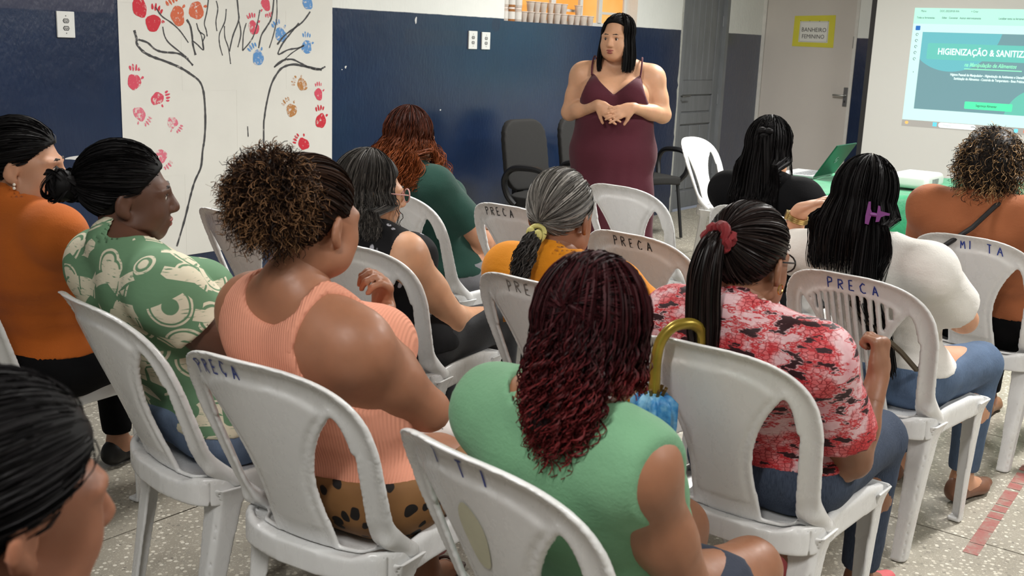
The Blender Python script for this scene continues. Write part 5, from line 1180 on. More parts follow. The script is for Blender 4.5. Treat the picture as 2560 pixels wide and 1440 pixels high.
HANDS = [(-5.661, 1.588, 'r', 20, .05), (-5.585, 1.513, 'r', -20, .047), (-5.436, 1.554, 'o', 25, .050), (-5.32, 1.586, 'o', -5, .050), (-5.707, 1.219, 'p', -5, .042), (-5.575, 1.133, 'p', -80, .038), (-5.683, 1.058, 'k', -130, .038), (-5.487, 1.007, 'k', -130, .034), (-5.564, .834, 'k', -140, .040),
         (-4.941, 1.511, 'p', 15, .040), (-4.855, 1.640, 'p', 200, .036), (-4.547, 1.665, 'b', 10, .042), (-4.748, 1.478, 'b', 30, .044), (-4.555, 1.413, 'b', 0, .042), (-4.913, 1.348, 'b', 35, .044), (-4.59, 1.198, 'n', 70, .040), (-4.672, 1.051, 'n', 40, .042), (-4.462, 1.14, 'p', 2, .036), (-4.444, .982, 'r', 6, .046), (-4.58, .851, 'r', 60, .042)]
def blob(cx, cz, rx, rz, rot, y, n=14, seed=0, wob=.12):
    rr = random.Random(seed); ph = [rr.uniform(0, 6.28) for _ in range(3)]; v = [(cx, y, cz)]
    for i in range(n):
        a = 2*math.pi*i/n; k_ = 1 + wob*(math.sin(2*a + ph[0])*.5 + math.sin(3*a + ph[1])*.4 + math.sin(5*a + ph[2])*.3); x, z = rx*k_*math.cos(a), rz*k_*math.sin(a)
        v.append((cx + x*math.cos(rot) - z*math.sin(rot), y, cz + x*math.sin(rot) + z*math.cos(rot)))
    return v, [(0, 1 + (i+1) % n, 1 + i) for i in range(n)]
for hi, (s_, z_, c_, rot, r) in enumerate(HANDS):
    x, z = PS(s_, z_); a = math.radians(rot); b = MB(); b.add(*blob(x, z, r*.86, r, a, -.0042, 18, hi, .16)); pm = b.build('handprint', PC[c_], poster)
    for fi, (fo, fl) in enumerate(((-.62, .62), (-.22, .78), (.20, .72), (.60, .52), (1.25, .45))):
        if fi == 4: d0, ang = r*1.25, a - math.radians(62)
        else: d0, ang = r*(1.45 + fl*.35), a - math.radians(fo*26)
        fx, fz = x - math.sin(ang)*d0 + (math.cos(a)*fo*r*.25 if fi < 4 else 0), z + math.cos(ang)*d0 + (math.sin(a)*fo*r*.25 if fi < 4 else 0)
        b = MB(); b.add(*blob(fx, fz, r*.15, r*fl*.52, ang, -.0042, 12, hi*9 + fi, .22)); b.build('finger_mark', PC[c_], pm)
for (x0, z0, x1, z1) in ((.10, .15, .13, .153), (-.004, .62, .012, .632)):
    q = MB(); q.box((x0, -.0045, z0), (x1, -.0035, z1)); q.build('tape', mat('dark tape', srgb(24, 34, 60), .5), poster)

# ------------------------------------------------------------------ power outlets
M_plate = mat('white outlet plastic', srgb(216, 217, 214), .35); M_hole = mat('socket dark', srgb(52, 52, 54), .5)
def outlet(s0, s1, z0, z1, label, sockets=2):
    e = tag(empty('power_outlet', mw=M_BACK @ Matrix.Translation(((s0+s1)/2, 0, z0))), label, 'outlet'); w2 = (s1 - s0)/2; hh = z1 - z0
    q = MB(); q.box((-w2, -.011, 0), (w2, .0, hh), .003); q.build('plate', M_plate, e)
    for k in range(sockets):
        zc = hh*(.36 + .28*k) if sockets == 2 else hh*.5
        hexa = [(-.017, 0), (-.011, -.0105), (.011, -.0105), (.017, 0), (.011, .0105), (-.011, .0105)]
        q = MB(); q.prism([(x, zc + z) for x, z in hexa], -.0118, -.010); so = q.build('socket', M_hole, e)
        q = MB(); q.prism([(x*.78, zc + z*.7) for x, z in hexa], -.0125, -.0115); face = q.build('socket_face', mat('socket grey', srgb(168, 168, 166), .5), so)
        for hx in (-.007, 0, .007):
            q = MB(); q.tube([(hx, -.0119, zc - (.003 if hx == 0 else 0)), (hx, -.0131, zc - (.003 if hx == 0 else 0))], .0021, 8); q.build('hole', mat('hole black', srgb(12, 12, 12), .8), so)
    for zc in (hh*.17, hh*.83):
        q = MB(); q.tube([(0, -.0105, zc), (0, -.0122, zc)], .0028, 8); q.build('screw', mat('screw steel', srgb(120, 120, 118), .4, metal=.8), e)
outlet(-6.113, -6.022, 1.428, 1.550, 'white double power outlet high on the navy wall left of the poster'); outlet(-3.093, -3.002, 1.428, 1.550, 'left one of the two white outlets on the navy wall'); outlet(-2.951, -2.860, 1.428, 1.546, 'right one of the two white outlets on the navy wall')
outlet(-6.11, -6.02, .43, .545, 'white outlet low on the navy wall behind the orange shirt', 1)
# paint chips on the dado
for k, (s_, z_, w_, h_) in enumerate(((-6.05, .855, .055, .008), (-3.62, 1.60, .008, .025), (-4.24, 1.30, .008, .008), (-4.27, 1.285, .004, .004), (-3.36, 1.02, .006, .006))):
    b = MB(); b.add(*blob(s_, z_, w_, h_, .0, -.0012, 12, k, .35)); o = b.build('paint_chip', mat('bare plaster', srgb(206, 206, 204), .8), mw=M_BACK); tag(o, ['long pale scrape on the navy wall beside the orange-shirted woman', 'curved white chip high on the navy wall', 'small white chip right of the poster', 'tiny white chip beside the small chip right of the poster', 'tiny white chip above the auburn hair'][k], 'paint chip')

# ------------------------------------------------------------------ text helper
def text(name, body, size, m, parent, x, y, z, bold=0.0, ext=.0004, align='LEFT', shear=0.0, sx=1.0, mw=None, rotx=True):
    cu = bpy.data.curves.new('t', 'FONT'); cu.body = body; cu.size = size; cu.extrude = ext; cu.offset = bold; cu.align_x = align; cu.align_y = 'CENTER'; cu.shear = shear; cu.resolution_u = 2
    to = bpy.data.objects.new('t', cu); COL.objects.link(to); bpy.context.view_layer.update(); me = bpy.data.meshes.new_from_object(to.evaluated_get(bpy.context.evaluated_depsgraph_get())); bpy.data.objects.remove(to); bpy.data.curves.remove(cu)
    me.name = name; R3 = Matrix.Rotation(math.pi/2, 4, 'X') if rotx else Matrix.Identity(4); me.transform(Matrix.Translation((x, y, z)) @ R3 @ Matrix.Diagonal((sx, 1, 1, 1))); me.polygons.foreach_set('use_smooth', [False]*len(me.polygons))
    o = obj(name, me, m, parent); o['label'] = 'lettering'; return o
# ------------------------------------------------------------------ toilet sign
sg = tag(empty('door_sign', mw=M_SCRN @ Matrix.Translation((.545, 0, 1.55))), 'yellow framed paper sign reading BANHEIRO FEMININO on the beige door', 'sign')
q = MB(); q.prism([(-.213, .0), (.212, -.003), (.208, .305), (-.210, .290)], -.0035, -.001); q.build('yellow_card', mat('yellow card', srgb(204, 196, 60), .7, .04, 6), sg)
q = MB(); q.prism([(-.150, .042), (.150, .042), (.146, .247), (-.148, .240)], -.0048, -.0036); q.build('paper', M_paper, sg)
M_ink = mat('black ink', srgb(30, 28, 28), .6)
q = MB(); fr = [(-.143, .049), (.143, .049), (.139, .240), (-.141, .234)]
for a, c in zip(fr, fr[1:] + fr[:1]): q.tube([(a[0], -.0052, a[1]), (c[0], -.0052, c[1])], .0011, 4)
q.build('printed_border', M_ink, sg)
text('printed_word', 'BANHEIRO', .058, M_ink, sg, 0, -.0052, .160, 0, align='CENTER', sx=.90); text('printed_word', 'FEMININO', .056, M_ink, sg, -.003, -.0052, .096, 0, align='CENTER', sx=.90)
for x in (-.144, -.05, .05, .141):
    q = MB(); q.box((x - .004, -.0056, .243), (x + .004, -.0046, .248)); q.build('staple', M_ink, sg)

# ------------------------------------------------------------------ projection screen and projected page
scr = tag(empty('projection_screen', mw=M_SCRN @ Matrix.Translation((.4295 + .9135*1.13, -1.0, 1.5 + (.42 - 1.5)*.9135)) @ Matrix.Scale(.9135, 4)), 'white projection screen with black side border showing a projected slide', 'screen')
SX, SZ = 1.13, .42
X = lambda s_: s_ - SX
ZZ = lambda z_: z_ - SZ
q = MB(); q.box((0, 0, 0), (.048, .012, 2.35)); q.build('black_border', mat('screen border black', srgb(30, 29, 29), .7), scr)
q = MB(); q.box((.048, 0, 0), (2.95, .010, 2.35)); q.build('screen_cloth', mat('matte white screen', srgb(206, 206, 201), .9), scr)
q = MB(); q.box((2.95, 0, 0), (2.998, .012, 2.35)); q.build('black_border', mat('screen border black', srgb(30, 29, 29), .7), scr)
q = MB(); q.tube([(-.02, .004, -.02), (3.02, .004, -.02)], .018, 8); q.build('bottom_bar', M_lampw, scr, True)
def em(name, rgb, st=1.0):
    c = srgb(*rgb); return mat('projected ' + name, tuple(q*.25 for q in c[:3]) + (1,), .9, emit=c, estr=st*1.12, spec=0)
lay = [0]
def rect(name, s0, s1, z0, z1, m, parent, lvl, rad=0.0):
    y = -.0008*lvl
    if rad > 0:
        pts = []
        for cx, cz, a0 in ((s1 - rad, z0 + rad, -90), (s1 - rad, z1 - rad, 0), (s0 + rad, z1 - rad, 90), (s0 + rad, z0 + rad, 180)):
            for k in range(5): a = math.radians(a0 + k*22.5); pts.append((X(cx + rad*math.cos(a)), ZZ(cz + rad*math.sin(a))))
    else: pts = [(X(s0), ZZ(z0)), (X(s1), ZZ(z0)), (X(s1), ZZ(z1)), (X(s0), ZZ(z1))]
    q = MB(); q.add([(x, y, z) for x, z in pts], [tuple(range(len(pts)))]); return q.build(name, m, parent)
IMG_R = 3.46
pi = rect('projected_image', 1.533, IMG_R, .862, 1.930, em('window', (206, 240, 236), .86), scr, 1)
rect('toolbar', 1.533, IMG_R, 1.79, 1.930, em('toolbar', (188, 246, 224), .86), pi, 2)
rect('taskbar', 1.533, IMG_R, .862, .922, em('taskbar', (176, 172, 164), .8), pi, 2)
sl = rect('slide', 1.628, 3.30, 1.027, 1.718, em('slide', (122, 160, 166), .8), pi, 2)
def clipcirc(name, cx, cz, r, m, lvl, s0, s1, z0, z1, parent):
    pts = []
    for k in range(96):
        a = 2*math.pi*k/96; pts.append((min(max(cx + r*math.cos(a), s0), s1), min(max(cz + r*math.sin(a), z0), z1)))
    q = MB(); q.add([(X(x), -.0008*lvl, ZZ(z)) for x, z in pts], [tuple(range(96))]); return q.build(name, m, parent)
clipcirc('slide_circle', 1.90, 1.80, .425, em('circle', (112, 188, 196), .84), 3, 1.629, 3.3, 1.03, 1.717, pi)
clipcirc('slide_circle', 2.70, .98, .285, em('circle green', (112, 196, 178), .84), 3, 1.629, 3.3, 1.028, 1.717, pi)
rect('title_band', 1.687, 3.24, 1.478, 1.622, em('band', (112, 198, 186), .84), pi, 4, .015)
W1 = em('white text', (232, 252, 246), 1.0); G1 = em('mint text', (150, 246, 196), .95); D1 = em('dark text', (84, 120, 116), .6)
TY = -.0044
text('title_text', 'HIGIENIZAÇÃO & SANITIZAÇÃO', .079, W1, pi, X(1.783), TY, ZZ(1.548), .0014, sx=.78)
text('subtitle_text', 'na Manipulação de Alimentos', .050, G1, pi, X(2.030), TY, ZZ(1.442), .0006, shear=.25, sx=.74)
rect('subtitle_rule', 2.033, 2.518, 1.402, 1.410, G1, pi, 5)
text('topic_text', 'Higiene Pessoal do Manipulador - Higienização de Ambientes e Utensílios', .031, W1, pi, X(1.918), TY, ZZ(1.351), .0007, sx=.70)
text('topic_text', 'Sanitização de Alimentos - Controle de Temperatura - Boas Práticas', .031, W1, pi, X(1.953), TY, ZZ(1.317), .0007, sx=.70)
bt = rect('button', 2.075, 2.480, 1.056, 1.120, em('button', (92, 240, 172), .95), pi, 4, .008); text('button_text', 'Segurança Alimentar', .030, D1, pi, X(2.172), TY, ZZ(1.089), .0005, sx=.72)
text('menu_text', 'Menu', .026, D1, pi, X(1.592), TY, ZZ(1.902), 0, sx=.8); text('tab_text', 'DOC-20250918-WA', .026, D1, pi, X(1.760), TY, ZZ(1.904), 0, sx=.75); text('tab_text', '+ Criar', .026, D1, pi, X(2.03), TY, ZZ(1.904), 0, sx=.8)
text('menu_text', 'Todas as ferramentas', .025, D1, pi, X(1.560), TY, ZZ(1.844), .0002, sx=.74); text('menu_text', 'Editar   Converter   Assinar eletronicamente', .025, D1, pi, X(1.785), TY, ZZ(1.846), .0002, sx=.74); text('menu_text', 'Localizar texto ou ferramentas', .025, D1, pi, X(2.27), TY, ZZ(1.848), .0002, sx=.74)
rect('tool_button', 1.560, 1.602, 1.732, 1.772, em('blue button', (58, 120, 196), .8), pi, 4, .005)
for z in (1.694, 1.640, 1.586, 1.532, 1.476):
    q = MB(); q.tube([(X(1.581) + .011*math.cos(a), TY, ZZ(z) + .011*math.sin(a)) for a in np.linspace(0, 5.2, 9)], .0022, 4, False); q.build('tool_icon', D1, pi)
q = MB(); q.prism([(X(1.583), ZZ(1.352)), (X(1.590), ZZ(1.358)), (X(1.583), ZZ(1.364))], -.004, -.003); q.build('expand_arrow', D1, pi)
q = MB(); q.add([(X(1.578) + .016*math.cos(a), -.0036, ZZ(.896) + .014*math.sin(a)) for a in np.linspace(0, 6.1, 14)], [tuple(range(14))]); q.build('weather_icon', em('amber', (250, 190, 110), 1), pi)
for dx in (0, .019):
    for dz in (0, .019): rect('start_icon', 1.817 + dx, 1.834 + dx, .879 + dz, .896 + dz, em('start blue', (96, 214, 240), 1), pi, 4)
rect('search_box', 1.868, 2.196, .872, .918, em('search', (240, 250, 248), 1), pi, 4, .022); text('search_text', 'Pesquisar', .024, em('grey text', (170, 176, 176), .8), pi, X(1.912), TY, ZZ(.895), 0, sx=.8)
for k, (sx_, c) in enumerate(((2.52, (120, 214, 232)), (2.60, (240, 120, 80)), (2.68, (90, 200, 120)))): rect('app_icon', sx_, sx_ + .034, .878, .912, em('app%d' % k, c, 1), pi, 4, .008)

# ------------------------------------------------------------------ table with green cloth
tb = tag(empty('folding_table', (2.45, 6.55, 0)), 'table hidden under the green cloth', 'table')
M_wood = mat('table board', srgb(150, 120, 88), .6); q = MB(); q.box((-.93, -.50, .715), (.93, .48, .742), .004); q.build('table_top', M_wood, tb)
for x in (-.85, .85):
    for y in (-.43, .41):
        q = MB(); q.tube([(x, y, 0), (x, y, .715)], .018, 8); q.build('leg', M_steel, tb, True)
def green_cloth():
    nx, ny = 84, 54; v = []; x0, x1, y0, y1 = -.95, .95, -.52, .50; dr_ = .46
    for j in range(ny + 1):
        for i in range(nx + 1):
            a = x0 - dr_ + (x1 - x0 + 2*dr_)*i/nx; b_ = y0 - dr_ + (y1 - y0 + 2*dr_)*j/ny
            ex = max(x0 - a, a - x1, 0); ey = max(y0 - b_, b_ - y1, 0); x = min(max(a, x0), x1); y = min(max(b_, y0), y1); dn = min(math.hypot(ex, ey), .62)
            wob = .014*math.sin(a*15) + .012*math.sin(b_*17 + 1); oux = math.copysign(1, a) if ex > 0 else 0; ouy = math.copysign(1, b_) if ey > 0 else 0
            k_ = min(1, dn/.1); z = .7455 - dn*.97 + (.0015*math.sin(a*23 + b_*9) + .0012*math.sin(b_*31) if dn == 0 else 0)
            v.append((x + oux*(.012 + wob*k_ + .06*dn), y + ouy*(.012 + wob*k_ + .06*dn), max(z, .03)))
    f = [(j*(nx+1)+i, j*(nx+1)+i+1, (j+1)*(nx+1)+i+1, (j+1)*(nx+1)+i) for j in range(ny) for i in range(nx)]
    t = NT('green satin cloth'); c = t.coord(); n = t.noise(c, 7, 4, .6); t.set('Base Color', t.ramp(n, [(.3, srgb(10, 112, 72)), (.7, srgb(18, 138, 90))])); t.set('Roughness', .55); t.set('Sheen Weight', .3); t.bump(t.noise(t.coord('Object', scale=(1, .5, 1)), 11, 4), .5, .02)
    o = obj('tablecloth', mesh_np('tablecloth', v, f), t.m); o.location = (2.45, 6.55, 0); tag(o, 'bright green cloth draped over the table before the screen', 'tablecloth')
green_cloth()
# laptop
M_lid = mat('green-lit laptop lid', srgb(14, 74, 52), .35, .06, 4); M_silver = mat('silver laptop', srgb(176, 178, 180), .35, metal=.4); M_key = mat('laptop keys', srgb(120, 122, 124), .5)  # green light falling on the lid is put into its base colour
wdir = Vector((.585, .811, 0)); vdir = Vector((-.811, .585, 0))   # lid width direction, and from the hinge towards the keyboard
ml = Matrix(((wdir.x, vdir.x, 0, 1.80), (wdir.y, vdir.y, 0, 6.66), (0, 0, 1, .748), (0, 0, 0, 1)))
lp = tag(empty('laptop', mw=ml), 'open laptop with dark green lid on the table', 'laptop')
q = MB(); q.box((0, .0, 0), (.34, .235, .018), .005); ba = q.build('base', M_silver, lp)
for r in range(5):
    for c in range(12):
        q = MB(); q.box((.02 + c*.0252, .03 + r*.022, .0178), (.04 + c*.0252, .047 + r*.022, .0198)); q.build('key', M_key, ba)
ld = empty('lid_tmp'); bpy.data.objects.remove(ld)
ang = math.radians(-32); Ml = Matrix.Translation((0, -.002, .016)) @ Matrix.Rotation(-ang, 4, 'X')
q = MB(); q.box((0, -.009, 0), (.34, 0, .235), .004); q.v = [tuple(Ml @ Vector(c)) for c in q.v]; ldo = q.build('lid', M_lid, lp)
q = MB(); q.box((.012, 0, .012), (.328, .0012, .225)); q.v = [tuple(Ml @ Vector(c)) for c in q.v]; q.build('display', mat('laptop display', srgb(20, 24, 28), .2, emit=srgb(120, 160, 160), estr=.6), ldo)
q = MB(); q.tube([Ml @ Vector((.17 + .021*math.cos(a), -.0098, .118 + .021*math.sin(a))) for a in np.linspace(0, 6.283, 25)], .0016, 6, False); lg = q.build('logo_ring', mat('logo grey', srgb(150, 168, 160), .3, metal=.5), ldo)
cu = text('logo_letters', 'DELL', .0145, mat('logo grey', srgb(150, 168, 160), .3, metal=.5), ldo, 0, 0, 0, .0004, .0003, 'CENTER'); cu.data.transform(Ml @ Matrix.Translation((.17, -.0098, .118)) @ Matrix.Rotation(math.radians(0), 4, 'Y'))
# projector
pj = tag(empty('projector', (2.335, 6.40, .749), math.radians(52)), 'white projector standing on the green cloth', 'projector')
b = sdf_mesh([Ell((0, 0, .045), (.3, .3, .3))], .008, .02, post=lambda F, a: (lambda px, py, pz: np.sqrt(np.maximum(px, 0)**2 + np.maximum(py, 0)**2 + np.maximum(pz, 0)**2) - .028)(np.abs(F.x) - .125, np.abs(F.y) - .085, np.abs(F.z - .050) - .014))
tomesh('projector_body', b, mat('projector white', srgb(222, 224, 220), .35), pj)
q = MB(); q.lathe([(.0001, 0), (.028, 0), (.031, .004), (.031, .020), (.027, .022), (.024, .012), (.0001, .010)], 20); q.v = [(.145 + z, .035 + x, .052 + y) for x, y, z in q.v]; q.build('lens', mat('lens dark', srgb(26, 28, 34), .15), pj, True)
for k in range(7):
    q = MB(); q.box((-.07 + k*.016, -.1145, .035), (-.062 + k*.016, -.1125, .065)); q.build('vent_slot', mat('vent shadow', srgb(120, 122, 122), .6), pj)
q = MB(); q.box((-.05, -.03, .091), (.01, .02, .0935), .001); q.build('control_pad', mat('control pad', srgb(200, 206, 204), .4), pj)
for k in range(3):
    q = MB(); q.tube([(-.1 + .1*k, -.06 + .12*(k % 2), 0), (-.1 + .1*k, -.06 + .12*(k % 2), .012)], .012, 8); q.build('foot', M_hole, pj, True)
# ------------------------------------------------------------------ jars and cups on the window sill
M_cup = mat('translucent cup', srgb(228, 218, 208), .35, .08, 30, sub=.0); M_cup.node_tree.nodes['Principled BSDF'].inputs['Transmission Weight'].default_value = .45
M_jar = mat('jar brown', srgb(150, 96, 46), .3); M_lbl = mat('jar label', srgb(206, 202, 196), .6); M_rim = mat('cup rim', srgb(214, 200, 190), .35)
def cup(s_, z_, r, h_, lab, y=.052):
    e = tag(empty('plastic_cup', mw=M_BACK @ Matrix.Translation((s_, y, z_))), lab, 'cup', 'cups and jars on the window sill')
    q = MB(); q.lathe([(.0001, .001), (r*.70, 0), (r*.72, .003), (r*.94, h_*.9), (r*.94, h_), (r*.90, h_), (r*.68, .006), (.0001, .006)], 16); q.build('cup_wall', M_cup, e, True)
    q = MB(); q.tube([(r*math.cos(a), r*math.sin(a), h_ - .003) for a in np.linspace(0, 6.283, 17)], .0035, 6, False); q.build('rim', M_rim, e, True); return e
def jar(s_, z_, r, h_, lab, y=.052, dark=False):
    e = tag(empty('glass_jar', mw=M_BACK @ Matrix.Translation((s_, y, z_))), lab, 'jar', 'cups and jars on the window sill')
    q = MB(); q.lathe([(.0001, 0), (r, 0), (r, h_*.8), (r*.85, h_*.86), (.0001, h_*.86)], 16); q.build('jar_body', M_jar if dark else M_cup, e, True)
    q = MB(); q.lathe([(r*1.01, h_*.15), (r*1.01, h_*.68)], 16); q.build('label', M_lbl, e, True)
    q = MB(); q.lathe([(.0001, h_), (r*.92, h_), (r*.92, h_*.86), (.0001, h_*.85)], 16); q.build('lid', M_rim, e, True); return e
WORDS = ['first', 'second', 'third', 'fourth', 'fifth', 'sixth', 'seventh', 'eighth', 'ninth', 'tenth', 'eleventh']
ZS = WB + .001
for i, s_ in enumerate((-2.645, -2.565, -2.485)):
    for j in range(3): jar(s_, ZS + j*.100, .036, .098, '%s jar column from the left on the sill, %s level' % (WORDS[i], ('bottom', 'middle', 'top')[j]), dark=(i == 1))
LOW = [(-2.405, .034), (-2.325, .036), (-2.25, .036), (-2.17, .040), (-2.075, .034), (-1.99, .040), (-1.90, .040), (-1.80, .036), (-1.72, .036), (-1.63, .042), (-1.53, .034)]
for i, (s_, r) in enumerate(LOW): cup(s_, ZS, r*.9, .075, '%s cup from the jars along the sill, standing on the sill' % WORDS[i])
for i, (s_, r) in enumerate(((-2.325, .036), (-2.25, .036), (-2.17, .040), (-2.075, .034), (-1.99, .040), (-1.905, .038), (-1.70, .036))): cup(s_, ZS + .0755, r*.9, .075, '%s cup from the jars along the sill, stacked on top of another' % WORDS[i])

# ------------------------------------------------------------------ office chairs by the wall
M_fab = mat('black upholstery', srgb(32, 31, 30), .85, .08, 40, .15, 300); M_arm = mat('black arm plastic', srgb(24, 24, 26), .38); M_shell = mat('black shell', srgb(20, 20, 22), .45)
def pad_sdf(name, prim_fn, m, parent, vox=.01):
    F = Field((-.32, -.36, .30), (.32, .34, 1.05), vox); F.a = prim_fn(F.x, F.y, F.z).astype(np.float32) + 0*(F.x + F.y + F.z); v, f = F.mesh(''); return tomesh(name, (relax(v, f, 2), f), m, parent)
def rbox(x, y, z, c, h_, r): 
    qx, qy, qz = np.abs(x - c[0]) - h_[0] + r, np.abs(y - c[1]) - h_[1] + r, np.abs(z - c[2]) - h_[2] + r
    return np.sqrt(np.maximum(qx, 0)**2 + np.maximum(qy, 0)**2 + np.maximum(qz, 0)**2) + np.minimum(np.maximum(qx, np.maximum(qy, qz)), 0) - r
def office(x, y, yaw, label, star=True):
    e = tag(empty('office_chair', (x, y, 0), -math.radians(yaw)), label, 'chair', 'black upholstered chairs along the wall')
    def bk(X_, Y_, Z_):
        yy = Y_ + .235 + .16*(Z_ - .52); w_ = .225 - .03*np.clip((Z_ - .78)/.2, 0, 1)**2 - .035*np.clip((.62 - Z_)/.15, 0, 1)
        px, pz = np.abs(X_) - w_ + .10, np.abs(Z_ - .745) - .235 + .10; d2 = np.sqrt(np.maximum(px, 0)**2 + np.maximum(pz, 0)**2) + np.minimum(np.maximum(px, pz), 0) - .10
        th = .030 - .2*X_*X_; return np.maximum(d2, np.abs(yy - .35*X_*X_) - th)
    def st(X_, Y_, Z_):
        px, py = np.abs(X_) - .235 + .10, np.abs(Y_ - .0) - .225 + .10; d2 = np.sqrt(np.maximum(px, 0)**2 + np.maximum(py, 0)**2) + np.minimum(np.maximum(px, py), 0) - .10
        return np.maximum(d2, np.abs(Z_ - .455 - .02*np.cos(X_*6)) - .032)
    if star or True: pad_sdf('backrest', bk, M_fab, e)
    pad_sdf('seat', st, M_fab, e)
    q = MB(); q.box((-.04, -.335, .40), (.04, -.285, .64), .01); q.build('back_bracket', M_shell, e)
    for sx in (-1, 1):
        pts = [(sx*.245, -.13, .44), (sx*.275, -.17, .50), (sx*.285, -.19, .60), (sx*.285, -.13, .675), (sx*.285, .0, .695), (sx*.285, .12, .685), (sx*.285, .19, .63), (sx*.28, .17, .52), (sx*.255, .10, .44)]
        q = MB(); q.tube(catmull(pts, 5), .021, 8); q.build('armrest', M_arm, e, True)
    if star:
        q = MB(); q.tube([(0, 0, .10), (0, 0, .43)], .028, 10); q.build('gas_column', M_shell, e, True)
        for k in range(5):
            a = 2*math.pi*k/5 + .3; dx, dy = math.cos(a), math.sin(a); q = MB(); q.tube([(0, 0, .12), (dx*.15, dy*.15, .105), (dx*.27, dy*.27, .075)], [.030, .024, .018], 8); lg_ = q.build('base_spoke', M_shell, e, True)
            q = MB(); q.tube([(dx*.27 - dy*.018, dy*.27 + dx*.018, .028), (dx*.27 + dy*.018, dy*.27 - dx*.018, .028)], .028, 12); q.build('caster', M_shell, e, True)
    else:
        for sx in (-1, 1):
            for y0, y1 in ((.17, .23), (-.17, -.24)):
                q = MB(); q.tube([(sx*.20, y0, .44), (sx*.225, y1, .012)], .0125, 8); lg_ = q.build('leg', M_shell, e, True)
    return e
office(.25, 7.30, 130, 'black office chair with arms against the wall, nearest the poster'); office(.64, 7.80, 130, 'black office chair behind the speaker holding a handbag'); office(1.02, 8.72, 148, 'black visitor chair with straight legs beside the grey door', False)
# handbag lying on the second office chair
hb = tag(empty('handbag', (.66, 7.78, .492), 0), 'dark handbag with a brown leather strap on the office chair', 'handbag')
tomesh('bag_body', sdf_mesh([Ell((0, 0, .07), (.13, .06, .075))], .009, .02, post=lambda F, a: np.maximum(a, .002 - F.z)), mat('dark bag leather', srgb(34, 24, 24), .45), hb)
M_strap = mat('brown leather strap', srgb(74, 44, 40), .4)
q = MB(); q.tube(catmull([(-.03, -.06, .10), (-.10, -.12, .20), (-.02, -.15, .26), (.08, -.10, .20), (.06, -.05, .10)], 6), .009, 6); q.build('strap', M_strap, hb, True)
q = MB(); q.tube(catmull([(-.06, -.05, .06), (-.10, -.14, .05), (-.05, -.20, -.005), (.05, -.17, .03), (.07, -.05, .07)], 6), .008, 6); q.build('strap', M_strap, hb, True)
# ------------------------------------------------------------------ umbrella hooked on a chair
um = tag(empty('umbrella', (.688, 2.606, 0), -math.radians(38.3)), 'furled blue umbrella with golden hook handle hanging on a chair back', 'umbrella')
hk = [(-.028, -.40, .865), (-.026, -.415, .905), (-.036, -.445, .922), (-.058, -.475, .916), (-.076, -.492, .885), (-.082, -.497, .84), (-.080, -.498, .77)]
q = MB(); q.tube(catmull(hk, 7), .0125, 10); q.build('handle', mat('antique gold handle', srgb(150, 128, 48), .32, .25, 18, metal=.55), um, True)
q = MB(); q.tube([(-.080, -.498, .775), (-.063, -.492, .24)], .0045, 8); q.build('shaft', M_steel, um, True)
v = []; n = 60; rings = [(.770, .010), (.765, .030), (.750, .043), (.70, .042), (.60, .034), (.45, .024), (.33, .014), (.29, .006)]
for z, r in rings:
    t = (.775 - z)/.535; cx, cy = -.080 + .017*t, -.498 + .006*t
    for k in range(n): a = 2*math.pi*k/n; rr_ = r*(1 + .22*math.sin(8*a + 6*z) + .08*math.sin(16*a)); v.append((cx + rr_*math.cos(a), cy + rr_*math.sin(a)*.9, z))
f = [(i*n+k, (i+1)*n+k, (i+1)*n+(k+1) % n, i*n+(k+1) % n) for i in range(len(rings)-1) for k in range(n)]
t = NT('blue umbrella cloth'); c = t.coord(); nn = t.noise(c, 30, 3); t.set('Base Color', t.ramp(nn, [(.35, srgb(30, 90, 150)), (.5, srgb(58, 134, 190)), (.68, srgb(130, 184, 214))])); t.set('Roughness', .45); obj('canopy', mesh_np('canopy', v, f), t.m, um)
M_brass = mat('rib tips', srgb(120, 96, 52), .35, metal=.8)
for k in range(9):
    a = 2*math.pi*k/9; q = MB(); q.tube([(-.080 + .018*math.cos(a), -.498 + .016*math.sin(a), .762), (-.080 + .027*math.cos(a), -.498 + .025*math.sin(a), .782)], .0038, 6); q.build('rib_tip', M_brass, um, True)
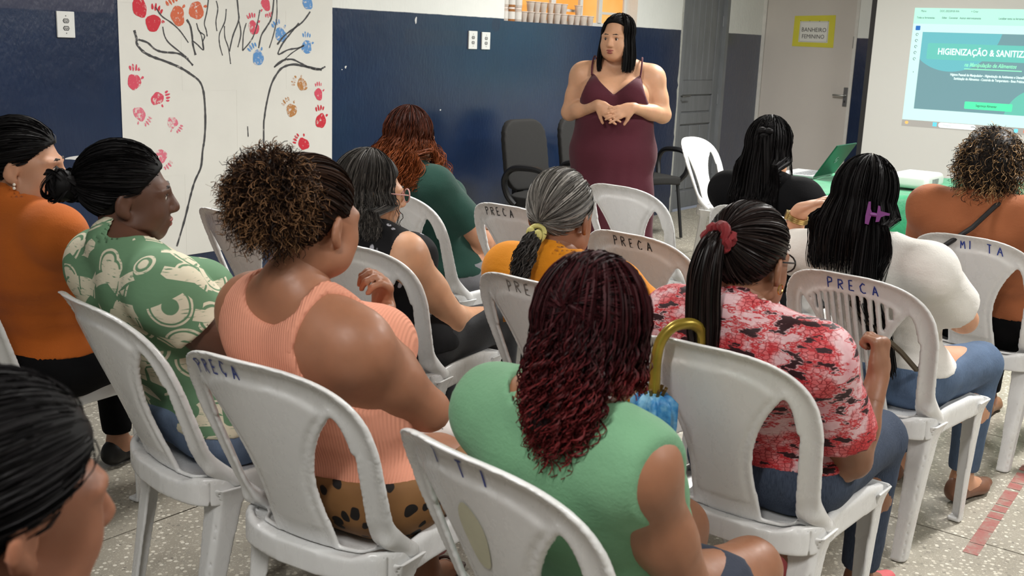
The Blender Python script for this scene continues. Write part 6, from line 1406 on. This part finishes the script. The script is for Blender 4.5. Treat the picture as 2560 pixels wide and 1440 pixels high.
# ------------------------------------------------------------------ printed bag on the lap of the woman in peach
lb = tag(empty('printed_pouch', (-.279, 2.394, 0), -math.radians(31.4)), 'white printed cloth pouch on the lap of the woman in peach', 'pouch')
tomesh('pouch', sdf_mesh([Ell((.05, .12, .595), (.115, .075, .016), None, '', .02), Ell((.13, .14, .60), (.05, .05, .016), None, '', .03)], .006, .02, post=lambda F, a: a + .002*vnoise(F.x, F.y, F.z, 14, 2)), mat('white printed cloth', srgb(212, 208, 204), .75), lb)
for i, (wd, x, y) in enumerate((('HARD', .10, .145), ('DENADO', .07, .118), ('PQ II', .08, .092))):
    o = text('printed_letters', wd, .022, M_ink, lb, x, y, .6125 + (.0 if i < 2 else -.001), .0006, .0004, 'CENTER', rotx=False)
# ------------------------------------------------------------------ notebook and pen held by the woman in dark green
nbk = tag(empty('notebook', (-.217, 4.755, 0), -math.radians(42.5)), 'small open notebook held by the woman in dark green', 'notebook')
q = MB(); q.box((-.10, .215, .655), (.05, .31, .664), .002); q.build('cover', mat('notebook cover', srgb(190, 170, 176), .5), nbk); q = MB(); q.box((-.096, .219, .664), (.046, .306, .668)); q.build('page', M_paper, nbk)
pn = tag(empty('pen', (-.217, 4.755, 0), -math.radians(42.5)), 'white pen in the hand over the notebook', 'pen'); q = MB(); q.tube([(.0, .24, .674), (.035, .20, .70)], .004, 6); q.build('barrel', M_plate, pn, True); q = MB(); q.tube([(-.006, .2475, .669), (.0, .24, .674)], [.0012, .004], 6); q.build('tip', M_ink, pn, True)
# ------------------------------------------------------------------ bottle at the right edge, cable on the floor
bo = tag(empty('thermos_bottle', (2.005, 3.90, 0)), 'dark red bottle standing on the floor at the right edge', 'bottle')
q = MB(); q.lathe([(.0001, 0), (.040, 0), (.044, .006), (.044, .205), (.036, .23), (.0001, .232)], 24); q.build('bottle_body', mat('maroon enamel', srgb(84, 26, 36), .35), bo, True)
q = MB(); q.lathe([(.0001, .27), (.026, .27), (.028, .262), (.028, .231), (.0001, .231)], 20); q.build('cap', M_shell, bo, True)
cb = MB(); cb.tube(catmull([(1.05, 7.10, .006), (1.12, 7.0, .006), (1.22, 6.87, .006), (1.34, 6.83, .006), (1.50, 6.95, .006), (1.66, 6.90, .006)], 8), .005, 6); tag(cb.build('power_cable', M_shell, None, True), 'thin black cable lying on the floor by the empty chairs', 'cable')
